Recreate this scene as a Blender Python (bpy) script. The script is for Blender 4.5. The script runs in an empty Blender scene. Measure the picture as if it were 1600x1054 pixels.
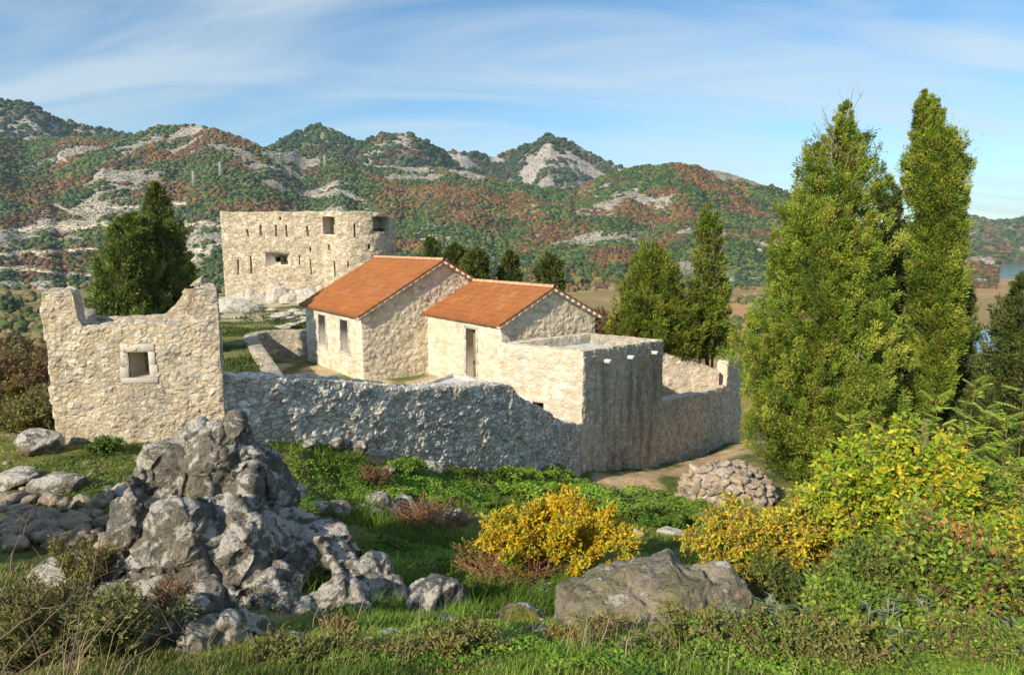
import bpy, math
import numpy as np
# ------------------------------------------------------------------ camera, sky, sun, exposure
C = bpy.context.scene.collection
SC = bpy.context.scene
CAMZ = 6.3; TH = math.radians(8.47)
cam_d = bpy.data.cameras.new("camera"); cam = bpy.data.objects.new("camera", cam_d); C.objects.link(cam)
cam_d.sensor_width = 36; cam_d.lens = 22.5; cam_d.clip_start = 0.05; cam_d.clip_end = 20000
cam.location = (0, 0, CAMZ); cam.rotation_euler = (math.pi/2 - TH, 0, 0)
SC.camera = cam
SUN_ALPHA = math.radians(51.5)      # light travels along (cos, sin) in plan
SUN_EL = math.radians(30)
W = bpy.data.worlds.new("World"); SC.world = W; W.use_nodes = True
nt = W.node_tree; nt.nodes.clear()
def N(nt, t, **kw):
    n = nt.nodes.new(t)
    for k, v in kw.items():
        if k.startswith('i_'): n.inputs[k[2:].replace('_', ' ')].default_value = v
        else: setattr(n, k, v)
    return n
wo = N(nt, 'ShaderNodeOutputWorld'); bg = N(nt, 'ShaderNodeBackground'); bg.inputs[1].default_value = 0.105
sky = N(nt, 'ShaderNodeTexSky', sky_type='NISHITA'); sky.sun_disc = False
sx, sy = -math.cos(SUN_ALPHA), -math.sin(SUN_ALPHA)       # towards the sun
sky.sun_elevation = SUN_EL; sky.sun_rotation = math.atan2(sx, sy)
sky.altitude = 50; sky.air_density = 1.0; sky.dust_density = 0.3; sky.ozone_density = 2.0
tc = N(nt, 'ShaderNodeTexCoord'); sp = N(nt, 'ShaderNodeSeparateXYZ'); nt.links.new(tc.outputs['Generated'], sp.inputs[0])
ad = N(nt, 'ShaderNodeMath', operation='ADD'); nt.links.new(sp.outputs[2], ad.inputs[0]); ad.inputs[1].default_value = 0.22
dx_ = N(nt, 'ShaderNodeMath', operation='DIVIDE'); nt.links.new(sp.outputs[0], dx_.inputs[0]); nt.links.new(ad.outputs[0], dx_.inputs[1])
dy_ = N(nt, 'ShaderNodeMath', operation='DIVIDE'); nt.links.new(sp.outputs[1], dy_.inputs[0]); nt.links.new(ad.outputs[0], dy_.inputs[1])
cb = N(nt, 'ShaderNodeCombineXYZ'); nt.links.new(dx_.outputs[0], cb.inputs[0]); nt.links.new(dy_.outputs[0], cb.inputs[1])
mp = N(nt, 'ShaderNodeMapping'); nt.links.new(cb.outputs[0], mp.inputs[0])
mp.inputs['Rotation'].default_value = (0, 0, math.radians(-38)); mp.inputs['Scale'].default_value = (0.42, 1.7, 1); mp.inputs['Location'].default_value = (1.3, 0.35, 0)
n1 = N(nt, 'ShaderNodeTexNoise'); n1.inputs['Scale'].default_value = 1.25; n1.inputs['Detail'].default_value = 7; n1.inputs['Roughness'].default_value = 0.52; n1.inputs['Distortion'].default_value = 1.1
nt.links.new(mp.outputs[0], n1.inputs[0])
cr = N(nt, 'ShaderNodeValToRGB'); cr.color_ramp.elements[0].position = 0.38; cr.color_ramp.elements[1].position = 0.62
cr.color_ramp.elements[0].color = (0, 0, 0, 1); cr.color_ramp.elements[1].color = (0.6, 0.6, 0.6, 1)
nt.links.new(n1.outputs[0], cr.inputs[0])
tint = N(nt, 'ShaderNodeMix', data_type='RGBA', blend_type='MULTIPLY'); tint.inputs[0].default_value = 1.0
nt.links.new(sky.outputs[0], tint.inputs[6]); tint.inputs[7].default_value = (0.76, 0.96, 1.02, 1)
mx = N(nt, 'ShaderNodeMix', data_type='RGBA'); nt.links.new(cr.outputs[0], mx.inputs[0])
nt.links.new(tint.outputs[2], mx.inputs[6]); mx.inputs[7].default_value = (4.9, 5.5, 5.8, 1)
nt.links.new(mx.outputs[2], bg.inputs[0]); nt.links.new(bg.outputs[0], wo.inputs[0])
sl = bpy.data.lights.new("sun", 'SUN'); sl.energy = 4.8; sl.angle = math.radians(0.6); sl.color = (1.0, 0.86, 0.66)
so = bpy.data.objects.new("sun", sl); C.objects.link(so)
from mathutils import Vector
so.rotation_euler = Vector((sx*math.cos(SUN_EL), sy*math.cos(SUN_EL), math.sin(SUN_EL))).to_track_quat('Z', 'Y').to_euler()
so.location = (-20, -20, 30)
SC.view_settings.view_transform = 'Standard'; SC.view_settings.look = 'None'; SC.view_settings.gamma = 1.0
SC.view_settings.exposure = 0.56
SC.cycles.max_bounces = 6; SC.cycles.volume_bounces = 0; SC.cycles.transparent_max_bounces = 4

# ------------------------------------------------------------------ survey helpers: photo pixel -> place
cT, sT = math.cos(TH), math.sin(TH)
def ray(px, py):
    u = (px-800)/1000.; v = (py-527)/1000.
    return np.array([u, cT - v*sT, -sT - v*cT])
def P(px, py, d=None, z=None):
    r = ray(px, py); k = d/r[1] if d is not None else (z-CAMZ)/r[2]
    return k*r + np.array([0, 0, CAMZ])
def hit(px, py, o, d):      # plan line o + t d under pixel column, height from py
    r = ray(px, py); k = r[0]/r[1]
    t = (k*o[1]-o[0])/(d[0]-k*d[1]); q = np.array(o[:2]) + t*np.array(d[:2])
    return t, np.array([q[0], q[1], CAMZ + r[2]/r[1]*q[1]])
def ang(a): return np.array([math.cos(math.radians(a)), math.sin(math.radians(a))])

# ------------------------------------------------------------------ noise
def _h(ix, iy, iz, s):
    h = (ix.astype(np.int64)*374761393 + iy.astype(np.int64)*668265263 + iz.astype(np.int64)*2147483647 + s*974634777) & 0xffffffff
    h = ((h ^ (h >> 13))*1274126177) & 0xffffffff
    h = ((h ^ (h >> 16))*2246822519) & 0xffffffff
    return ((h ^ (h >> 15)) & 0xffffff)/float(0xffffff)
def vn(p, s=0):
    p = np.asarray(p, float); f = np.floor(p); t = p-f; t = t*t*t*(t*(t*6-15)+10); f = f.astype(np.int64)
    x, y, z = f[..., 0], f[..., 1], f[..., 2]; a, b, c = t[..., 0], t[..., 1], t[..., 2]
    r = 0
    for i in (0, 1):
        for j in (0, 1):
            for k in (0, 1):
                r = r + _h(x+i, y+j, z+k, s)*(a if i else 1-a)*(b if j else 1-b)*(c if k else 1-c)
    return r
def fbm(p, o=4, s=0, g=0.5):
    p = np.asarray(p, float); r = 0; a = 1; t = 0
    for i in range(o): r = r + a*vn(p*2.03**i + 17.3*i, s+i); t += a; a *= g
    return r/t
def ridg(p, o=4, s=0):
    p = np.asarray(p, float); r = 0; a = 1; t = 0
    for i in range(o): r = r + a*(1-np.abs(2*vn(p*2.07**i + 9.1*i, s+i)-1)); t += a; a *= 0.5
    return r/t
def cell(p, s=0, jit=(1, 1, 1)):
    p = np.asarray(p, float).reshape(-1, 3); n = len(p)
    F1 = np.full(n, 9.); F2 = np.full(n, 9.); ID = np.zeros(n)
    f = np.floor(p).astype(np.int64)
    for i in (-1, 0, 1):
        for j in (-1, 0, 1):
            for k in (-1, 0, 1):
                c = f + np.array([i, j, k]); a, b, e = c[:, 0], c[:, 1], c[:, 2]
                hx = .5+(_h(a, b, e, s)-.5)*jit[0]; hy = .5+(_h(a, b, e, s+11)-.5)*jit[1]; hz = .5+(_h(a, b, e, s+23)-.5)*jit[2]
                d = np.sqrt((a+hx-p[:, 0])**2 + (b+hy-p[:, 1])**2 + (e+hz-p[:, 2])**2)
                m = d < F1
                F2 = np.where(m, F1, np.minimum(F2, d)); F1 = np.where(m, d, F1); ID = np.where(m, _h(a, b, e, s+37), ID)
    return F1, F2, ID
def sst(a, b, x):
    t = np.clip((x-a)/(b-a), 0, 1); return t*t*(3-2*t)

# ------------------------------------------------------------------ mesh + object helpers
def make_mesh(name, V, F, col=None, smooth=False):
    """V (n,3); F list of (m,k) int arrays"""
    me = bpy.data.meshes.new(name); V = np.asarray(V, np.float32)
    if not isinstance(F, list): F = [F]
    F = [np.asarray(f, np.int32) for f in F if len(f)]
    me.vertices.add(len(V)); me.vertices.foreach_set('co', V.ravel())
    nl = sum(f.size for f in F); npol = sum(len(f) for f in F)
    me.loops.add(nl); me.polygons.add(npol)
    me.loops.foreach_set('vertex_index', np.concatenate([f.ravel() for f in F]) if F else [])
    tot = np.concatenate([np.full(len(f), f.shape[1], np.int32) for f in F]); st = np.concatenate([[0], np.cumsum(tot)[:-1]]).astype(np.int32)
    me.polygons.foreach_set('loop_start', st); me.polygons.foreach_set('loop_total', tot)
    if smooth: me.polygons.foreach_set('use_smooth', np.ones(npol, bool))
    me.update(calc_edges=True)
    if col is not None:
        a = me.color_attributes.new('col', 'FLOAT_COLOR', 'POINT')
        c4 = np.ones((len(V), 4), np.float32); c4[:, :3] = np.clip(np.asarray(col)[:, :3], 0, 1)
        if np.asarray(col).shape[1] == 4: c4[:, 3] = np.clip(col[:, 3], 0, 1)
        a.data.foreach_set('color', c4.ravel())
    return me
def obj(name, me, mat=None, parent=None):
    o = bpy.data.objects.new(name, me); C.objects.link(o)
    if mat is not None and me is not None: me.materials.append(mat)
    if parent is not None: o.parent = parent
    return o
def tag(o, label=None, cat=None, group=None, kind=None):
    if label: o['label'] = label
    if cat: o['category'] = cat
    if group: o['group'] = group
    if kind: o['kind'] = kind
    return o
def thing(name, label, cat, loc, group=None):
    o = bpy.data.objects.new(name, None); C.objects.link(o); o.location = loc; o.empty_display_size = .2
    return tag(o, label, cat, group)
class MB:
    def __init__(s): s.V = []; s.F = {3: [], 4: []}; s.C = []; s.n = 0
    def add(s, V, F, col=(1, 1, 1)):
        V = np.asarray(V, float).reshape(-1, 3)
        for f in (F if isinstance(F, list) else [F]):
            f = np.asarray(f, np.int64)
            if len(f): s.F[f.shape[1]].append(f+s.n)
        col = np.asarray(col, float)
        if col.ndim == 1: col = np.tile(col, (len(V), 1))
        s.C.append(col); s.V.append(V); s.n += len(V)
    def box(s, c, ax, ay, az, col):     # centre + half axis vectors
        c, ax, ay, az = [np.asarray(q, float) for q in (c, ax, ay, az)]
        V = [c+i*ax+j*ay+k*az for i in (-1, 1) for j in (-1, 1) for k in (-1, 1)]
        F = [(0, 1, 3, 2), (4, 6, 7, 5), (0, 4, 5, 1), (2, 3, 7, 6), (0, 2, 6, 4), (1, 5, 7, 3)]
        s.add(V, np.array(F), col)
    def build(s, name, mat, parent=None, smooth=False):
        V = np.concatenate(s.V); F = [np.concatenate(s.F[k]) for k in (3, 4) if s.F[k]]
        if parent is not None: V = V - np.array(parent_loc(parent))
        return obj(name, make_mesh(name, V, F, np.concatenate(s.C), smooth), mat, parent)
def parent_loc(o):
    l = np.zeros(3)
    while o is not None: l = l+np.array(o.location); o = o.parent
    return l

# ------------------------------------------------------------------ materials
def vmat(name, rough=0.9, bump=0.0, bscale=8.0, var=0.0, vscale=3.0, transl=0.0, spec=0.2, fine=0.0):
    m = bpy.data.materials.new(name); m.use_nodes = True; t = m.node_tree; t.nodes.clear()
    out = N(t, 'ShaderNodeOutputMaterial'); b = N(t, 'ShaderNodeBsdfPrincipled')
    b.inputs['Roughness'].default_value = rough; b.inputs['Specular IOR Level'].default_value = spec
    at = N(t, 'ShaderNodeAttribute', attribute_name='col'); c = at.outputs['Color']
    geo = N(t, 'ShaderNodeNewGeometry')
    def mulnoise(c, sc, amt, det=5):
        n = N(t, 'ShaderNodeTexNoise'); n.inputs['Scale'].default_value = sc; n.inputs['Detail'].default_value = det; n.inputs['Roughness'].default_value = .6
        t.links.new(geo.outputs['Position'], n.inputs['Vector'])
        mr = N(t, 'ShaderNodeMapRange'); mr.inputs[1].default_value = .3; mr.inputs[2].default_value = .7; mr.inputs[3].default_value = 1-amt; mr.inputs[4].default_value = 1+amt
        t.links.new(n.outputs[0], mr.inputs[0])
        v = N(t, 'ShaderNodeVectorMath', operation='SCALE'); t.links.new(c, v.inputs[0]); t.links.new(mr.outputs[0], v.inputs['Scale'])
        return v.outputs[0]
    if var: c = mulnoise(c, vscale, var)
    if fine: c = mulnoise(c, vscale*9, fine, 3)
    t.links.new(c, b.inputs['Base Color'])
    if bump:
        n = N(t, 'ShaderNodeTexNoise'); n.inputs['Scale'].default_value = bscale; n.inputs['Detail'].default_value = 6; n.inputs['Roughness'].default_value = .65
        t.links.new(geo.outputs['Position'], n.inputs['Vector'])
        bm = N(t, 'ShaderNodeBump'); bm.inputs['Strength'].default_value = 1.0; bm.inputs['Distance'].default_value = bump
        t.links.new(n.outputs[0], bm.inputs['Height']); t.links.new(bm.outputs[0], b.inputs['Normal'])
    if transl:
        tr = N(t, 'ShaderNodeBsdfTranslucent'); t.links.new(c, tr.inputs[0])
        mxs = N(t, 'ShaderNodeMixShader'); mxs.inputs[0].default_value = transl
        t.links.new(b.outputs[0], mxs.inputs[1]); t.links.new(tr.outputs[0], mxs.inputs[2]); t.links.new(mxs.outputs[0], out.inputs[0])
    else: t.links.new(b.outputs[0], out.inputs[0])
    return m
def stone_mat(name, sc, edge=.55, bump=.014, cvar=.22, wid=.10, rock=False):
    m = vmat(name, .92, .0, 22, .12, 3.0, fine=.16); t = m.node_tree; L = t.links; b = [n for n in t.nodes if n.type == 'BSDF_PRINCIPLED'][0]; geo = [n for n in t.nodes if n.type == 'NEW_GEOMETRY'][0]
    src = b.inputs['Base Color'].links[0].from_socket
    nz = N(t, 'ShaderNodeTexNoise'); nz.inputs['Scale'].default_value = sc[0]*.55; nz.inputs['Detail'].default_value = 4; L.new(geo.outputs['Position'], nz.inputs['Vector'])
    o1 = N(t, 'ShaderNodeVectorMath', operation='SUBTRACT'); L.new(nz.outputs['Color'], o1.inputs[0]); o1.inputs[1].default_value = (.5, .5, .5)
    o2 = N(t, 'ShaderNodeVectorMath', operation='SCALE'); L.new(o1.outputs[0], o2.inputs[0]); o2.inputs['Scale'].default_value = (.9 if rock else .45)/sc[0]
    o3 = N(t, 'ShaderNodeVectorMath', operation='ADD'); L.new(geo.outputs['Position'], o3.inputs[0]); L.new(o2.outputs[0], o3.inputs[1])
    o4 = N(t, 'ShaderNodeVectorMath', operation='MULTIPLY'); L.new(o3.outputs[0], o4.inputs[0]); o4.inputs[1].default_value = sc
    v1 = N(t, 'ShaderNodeTexVoronoi', feature='DISTANCE_TO_EDGE'); v1.inputs['Scale'].default_value = 1; L.new(o4.outputs[0], v1.inputs['Vector'])
    v2 = N(t, 'ShaderNodeTexVoronoi', feature='F1'); v2.inputs['Scale'].default_value = 1; L.new(o4.outputs[0], v2.inputs['Vector'])
    mr = N(t, 'ShaderNodeMapRange'); mr.inputs[1].default_value = .0; mr.inputs[2].default_value = wid; mr.inputs[3].default_value = edge; mr.inputs[4].default_value = 1.0; L.new(v1.outputs['Distance'], mr.inputs[0])
    s1 = N(t, 'ShaderNodeSeparateColor'); L.new(v2.outputs['Color'], s1.inputs[0])
    m2 = N(t, 'ShaderNodeMapRange'); m2.inputs[3].default_value = 1-cvar; m2.inputs[4].default_value = 1+cvar*.8; L.new(s1.outputs[0], m2.inputs[0])
    mu = N(t, 'ShaderNodeMath', operation='MULTIPLY'); L.new(mr.outputs[0], mu.inputs[0]); L.new(m2.outputs[0], mu.inputs[1])
    vs = N(t, 'ShaderNodeVectorMath', operation='SCALE'); L.new(src, vs.inputs[0]); L.new(mu.outputs[0], vs.inputs['Scale']); L.new(vs.outputs[0], b.inputs['Base Color'])
    h1 = N(t, 'ShaderNodeMapRange'); h1.inputs[2].default_value = wid*1.6; L.new(v1.outputs['Distance'], h1.inputs[0])
    n2 = N(t, 'ShaderNodeTexNoise'); n2.inputs['Scale'].default_value = sc[0]*3.2; n2.inputs['Detail'].default_value = 6; n2.inputs['Roughness'].default_value = .7; L.new(geo.outputs['Position'], n2.inputs['Vector'])
    a1 = N(t, 'ShaderNodeMath', operation='MULTIPLY_ADD'); L.new(n2.outputs[0], a1.inputs[0]); a1.inputs[1].default_value = 1.1; L.new(h1.outputs[0], a1.inputs[2])
    a2 = N(t, 'ShaderNodeMath', operation='MULTIPLY_ADD'); L.new(s1.outputs[1], a2.inputs[0]); a2.inputs[1].default_value = .5; L.new(a1.outputs[0], a2.inputs[2])
    bm = N(t, 'ShaderNodeBump'); bm.inputs['Distance'].default_value = bump; L.new(a2.outputs[0], bm.inputs['Height']); L.new(bm.outputs[0], b.inputs['Normal'])
    return m
M_stone = stone_mat('masonry_rubble', (5, 5, 7.5), edge=.84, bump=.012, cvar=.14); M_hutst = stone_mat('masonry_mortared', (8, 8, 10), edge=.84, bump=.014, cvar=.16, wid=.16)
M_curt = stone_mat('masonry_weathered', (6.0, 6.0, 8.0), edge=.62, bump=.018, cvar=.34, wid=.12); M_course = stone_mat('masonry_coursed', (3.6, 3.6, 6), edge=.86, bump=.010, cvar=.10, wid=.07); M_tower = stone_mat('masonry_tower', (2.6, 2.6, 4.2), edge=.62, bump=.02, cvar=.12, wid=.08)
M_dressed = vmat('dressed_stone', .85, .004, 30, .10, 6)
def rock_mat(name):
    m = vmat(name, .9, 0, 11, .16, 4, fine=.22); t = m.node_tree; L = t.links; b = [n for n in t.nodes if n.type == 'BSDF_PRINCIPLED'][0]; geo = [n for n in t.nodes if n.type == 'NEW_GEOMETRY'][0]; at = [n for n in t.nodes if n.type == 'ATTRIBUTE'][0]
    src = b.inputs['Base Color'].links[0].from_socket
    def noise(sc, det, ro, dist=0.):
        n = N(t, 'ShaderNodeTexNoise'); n.inputs['Scale'].default_value = sc; n.inputs['Detail'].default_value = det; n.inputs['Roughness'].default_value = ro; n.inputs['Distortion'].default_value = dist; L.new(geo.outputs['Position'], n.inputs['Vector']); return n.outputs[0]
    def math_(op, a, bb, c=None):
        n = N(t, 'ShaderNodeMath', operation=op)
        for i, q in enumerate((a, bb, c)):
            if q is None: continue
            if isinstance(q, (int, float)): n.inputs[i].default_value = q
            else: L.new(q, n.inputs[i])
        return n.outputs[0]
    def ramp(v, a, bb, lo=0., hi=1.):
        n = N(t, 'ShaderNodeMapRange'); n.inputs[1].default_value = a; n.inputs[2].default_value = bb; n.inputs[3].default_value = lo; n.inputs[4].default_value = hi; L.new(v, n.inputs[0]); return n.outputs[0]
    def mixc(f, c1, c2):
        n = N(t, 'ShaderNodeMix', data_type='RGBA'); L.new(f, n.inputs[0]); L.new(c1, n.inputs[6])
        if isinstance(c2, tuple): n.inputs[7].default_value = c2
        else: L.new(c2, n.inputs[7])
        return n.outputs[2]
    lich = math_('ADD', noise(4.5, 12, .68, .8), math_('MULTIPLY', at.outputs['Alpha'], .30)); w = ramp(lich, .635, .68)
    pit = noise(17, 5, .6, .3); dark = ramp(noise(2.6, 9, .7, .5), .52, .60, 0, .55)
    c = mixc(dark, src, (.062, .06, .055, 1)); c = mixc(math_('MULTIPLY', w, .85), c, (.52, .50, .455, 1)); c = mixc(ramp(noise(3.1, 10, .65, 1.2), .685, .71, 0, .7), c, (.46, .25, .07, 1))
    L.new(c, b.inputs['Base Color'])
    v = N(t, 'ShaderNodeTexVoronoi', feature='F1'); v.inputs['Scale'].default_value = 15; v.inputs['Randomness'].default_value = 1; L.new(geo.outputs['Position'], v.inputs['Vector'])
    h = math_('ADD', math_('MULTIPLY', noise(5, 12, .68, .4), 1.6), math_('MULTIPLY', ramp(v.outputs['Distance'], 0, .45), .22)); h = math_('ADD', h, math_('MULTIPLY', w, .05))
    bm = N(t, 'ShaderNodeBump'); bm.inputs['Distance'].default_value = .085; L.new(h, bm.inputs['Height']); L.new(bm.outputs[0], b.inputs['Normal']); return m
M_rock = rock_mat('limestone')
M_ground = vmat('earth', .95, .03, 9, .3, 1.3, fine=.35)
M_leaf = vmat('leaves', .55, transl=.35, spec=.3)
M_needle = vmat('cypress_foliage', .65, transl=.25, spec=.2)
M_bark = vmat('bark', .9, .01, 20, .25, 8)
M_tile = vmat('roof_tiles', .8, .003, 40, .14, 1.6, fine=.12)
M_slab = vmat('concrete_slab', .7, .004, 12, .12, 1.2)
M_wood = vmat('painted_wood', .6, .002, 30, .08, 4)
M_far = vmat('maquis', .9, transl=.1, var=.25, vscale=.12, fine=.3)
M_hill = vmat('hillside', .95, 1.2, .12, .25, .02, fine=.35)
M_plain = vmat('plain_earth', .95, 0, 1, .22, .012, fine=.25)

# ------------------------------------------------------------------ stone sheets
LIT = dict(pal=[(.60, .51, .38), (.66, .58, .45), (.52, .44, .33), (.70, .63, .52), (.56, .50, .42)], mortar=(.60, .52, .40))
def warp(V, a=.02, sc=2.2):
    return V + a*2*np.stack([vn(V*sc, 61)-.5, vn(V*sc+31, 62)-.5, vn(V*sc+57, 63)-.5], -1)
def stone_sheet(mb, path, zb, zt, normals=None, res=.05, size=(.22, .22, .16), amp=.03, style=LIT, holes=(), wob=.02,
                jit=(1, 1, 1), mw=.10, batter=0., seed=0, fade=.05, stain=0., offs=.012, crumble=0., bury=.15):
    """vertical sheet over a plan path; outward normal = (dy,-dx); holes (s0,s1,z0,z1)"""
    path = np.asarray(path, float); seg = np.linalg.norm(np.diff(path, axis=0), axis=1); S0 = np.concatenate([[0], np.cumsum(seg)]); L = S0[-1]
    zb_ = zb if callable(zb) else (lambda s: np.full_like(s, zb)); zt_ = zt if callable(zt) else (lambda s: np.full_like(s, zt))
    s = np.linspace(0, L, max(2, int(L/res)+1))
    for h in holes: s = np.concatenate([s[np.abs(s-h[0]) > res*.4], [h[0]]]); s = np.concatenate([s[np.abs(s-h[1]) > res*.4], [h[1]]])
    s = np.unique(np.concatenate([s, [0, L]])); B = zb_(s); T = zt_(s)
    if crumble: T = T + crumble*(fbm(np.stack([s*3.1, s*0, s*0+seed], -1), 4, 5)-.5)*2 + crumble*.5*(vn(np.stack([s*9.1, s*0, s*0+seed], -1), 9)-.5)
    z = np.linspace(B.min(), T.max(), max(2, int((T.max()-B.min())/res)+1))
    for h in holes: z = np.concatenate([z[np.abs(z-h[2]) > res*.4], [h[2]]]); z = np.concatenate([z[np.abs(z-h[3]) > res*.4], [h[3]]])
    z = np.unique(z)
    Sg, Zg = np.meshgrid(s, z, indexing='ij'); Bg = B[:, None]; Tg = T[:, None]
    Zc = np.clip(Zg, Bg, Tg)
    px = np.interp(s, S0, path[:, 0]); py = np.interp(s, S0, path[:, 1])
    tx = np.gradient(px, s); ty = np.gradient(py, s); l = np.hypot(tx, ty); nx, ny = ty/l, -tx/l
    V = np.stack([px[:, None]+nx[:, None]*batter*(Tg-Zc), py[:, None]+ny[:, None]*batter*(Tg-Zc), Zc], -1)
    Q = V.reshape(-1, 3); Q2 = warp(warp(Q, .06, 2.7), .03, 8)
    F1, F2, ID = cell(Q2/np.array(size), seed, jit)
    e = sst(0.015, mw, F2-F1); bur = (ID*733.1 % 1) < bury; e = np.where(bur, e*.12, e)
    D = amp*e*(.45+.9*(ID*91.7 % 1)) + amp*1.5*e*(vn(Q/np.array(size)*.75+(ID*57)[:, None], 73)-.5) + offs*(vn(Q*3, 71)-.5)*2 + amp*.8*(ridg(Q*7, 3, 81)-.6)
    dist = np.minimum(np.minimum(Sg, L-Sg), np.minimum(Tg-Zc, 9)).ravel()
    for h in holes:
        dx = np.maximum(np.maximum(h[0]-Sg, Sg-h[1]), 0); dz = np.maximum(np.maximum(h[2]-Zc, Zc-h[3]), 0); dist = np.minimum(dist, np.hypot(dx, dz).ravel())
    D = D*np.clip(dist/fade, 0, 1)
    nrm = np.stack([np.repeat(nx, len(z)), np.repeat(ny, len(z)), np.zeros(len(Q))], -1)
    O = warp(Q, wob) + nrm*D[:, None]
    col = stone_col(Q, ID, e, style, stain, Tg.repeat(len(z), 1).ravel() if stain else None)
    m, n = len(s), len(z); I = np.arange(m*n).reshape(m, n)
    quads = np.stack([I[:-1, :-1], I[1:, :-1], I[1:, 1:], I[:-1, 1:]], -1).reshape(-1, 4)
    zc = (z[:-1]+z[1:])/2; scn = (s[:-1]+s[1:])/2; SS, ZZ = np.meshgrid(scn, zc, indexing='ij')
    keep = np.ones(SS.shape, bool)
    for h in holes: keep &= ~((SS > h[0]) & (SS < h[1]) & (ZZ > h[2]) & (ZZ < h[3]))
    zz = Zc.reshape(m, n); hgt = (zz[:-1, 1:]-zz[:-1, :-1])+(zz[1:, 1:]-zz[1:, :-1]); keep &= hgt > 1e-5
    mb.add(O, quads[keep.ravel()], col)
    return s, T
def stone_col(Q, ID, e, style, stain=0, top=None):
    pal = np.array(style['pal']); k = (ID*997.3 % 1*len(pal)).astype(int) % len(pal)
    c = pal[k]*(.86+.28*((ID*313.7) % 1))[:, None]
    c = c*(e[:, None]*.9+.1) + np.array(style['mortar'])*(1-e[:, None])*.9
    c = c*(.86+.28*fbm(Q*1.7, 4, 91))[:, None]
    w = style.get('weather')
    if w is not None:
        m = sst(.50, .66, fbm(Q*np.array([1.1, 1.1, .6]), 4, 95))[:, None]*style.get('wamt', .6); c = c*(1-m)+np.array(w)*m*(.8+.4*ID[:, None])
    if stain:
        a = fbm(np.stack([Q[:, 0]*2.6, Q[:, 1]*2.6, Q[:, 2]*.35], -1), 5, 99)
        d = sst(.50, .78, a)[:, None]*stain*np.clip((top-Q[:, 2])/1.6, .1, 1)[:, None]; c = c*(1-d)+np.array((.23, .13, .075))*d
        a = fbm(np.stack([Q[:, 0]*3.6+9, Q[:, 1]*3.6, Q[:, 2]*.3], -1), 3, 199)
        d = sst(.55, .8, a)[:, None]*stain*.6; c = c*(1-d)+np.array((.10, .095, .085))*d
    return c
def flat_patch(mb, A, B_, C_, D_, res=.06, amp=.02, size=(.2, .2, .2), style=LIT, up=(0, 0, 1), wob=.02, seed=3, fade=.05, mw=.1):
    """bilinear patch, corners in order A B C D"""
    A, B_, C_, D_ = [np.asarray(q, float) for q in (A, B_, C_, D_)]
    nu = max(2, int(max(np.linalg.norm(B_-A), np.linalg.norm(C_-D_))/res)+1); nv = max(2, int(max(np.linalg.norm(D_-A), np.linalg.norm(C_-B_))/res)+1)
    u = np.linspace(0, 1, nu)[:, None, None]; v = np.linspace(0, 1, nv)[None, :, None]
    Q = ((1-u)*(1-v)*A + u*(1-v)*B_ + u*v*C_ + (1-u)*v*D_).reshape(-1, 3)
    F1, F2, ID = cell(warp(Q, .05, 2.7)/np.array(size), seed); e = sst(.02, mw*2.2, F2-F1)
    uu = np.broadcast_to(u, (nu, nv, 1)).reshape(-1); vv = np.broadcast_to(v, (nu, nv, 1)).reshape(-1)
    lu = np.linalg.norm(B_-A); lv = np.linalg.norm(D_-A)
    dist = np.minimum(np.minimum(uu, 1-uu)*lu, np.minimum(vv, 1-vv)*lv)
    D = (amp*e*(.75+.5*ID)+amp*.6*(fbm(Q*7, 3, 81)-.5))*np.clip(dist/fade, 0, 1)
    O = warp(Q, wob)+np.array(up)*D[:, None]
    I = np.arange(nu*nv).reshape(nu, nv)
    F = np.stack([I[:-1, :-1], I[1:, :-1], I[1:, 1:], I[:-1, 1:]], -1).reshape(-1, 4)
    mb.add(O, F, stone_col(Q, ID, e, style))
def top_strip(mb, path, T, s, thick, style, res=.06, amp=.02, wob=.02, crown=.03, dirv=None):
    """top of a wall following the sheet's s/T samples"""
    path = np.asarray(path, float); seg = np.linalg.norm(np.diff(path, axis=0), axis=1); S0 = np.concatenate([[0], np.cumsum(seg)])
    px = np.interp(s, S0, path[:, 0]); py = np.interp(s, S0, path[:, 1]); tx = np.gradient(px, s); ty = np.gradient(py, s); l = np.hypot(tx, ty); nx, ny = ty/l, -tx/l
    if dirv is not None: nx = nx*0-dirv[0]; ny = ny*0-dirv[1]
    nv = max(3, int(thick/res)+1); w = np.linspace(0, 1, nv)
    V = np.stack([px[:, None]-nx[:, None]*thick*w, py[:, None]-ny[:, None]*thick*w, T[:, None]+0*w], -1); Q = V.reshape(-1, 3)
    F1, F2, ID = cell(warp(Q, .05, 2.7)/np.array((.2, .2, .2)), 4); e = sst(.02, .22, F2-F1)
    ww = np.tile(w, len(s)); d = np.minimum(ww, 1-ww)*thick
    D = (amp*e*(.7+.6*ID)+.03*(fbm(Q*4, 3, 51)-.5)*2)*np.clip(d/.05, 0, 1) + crown*np.sin(ww*np.pi)
    O = warp(Q, wob); O[:, 2] += D
    I = np.arange(len(s)*nv).reshape(len(s), nv)
    F = np.stack([I[:-1, :-1], I[1:, :-1], I[1:, 1:], I[:-1, 1:]], -1).reshape(-1, 4)
    mb.add(O, F, stone_col(Q, ID, e, style))
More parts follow.
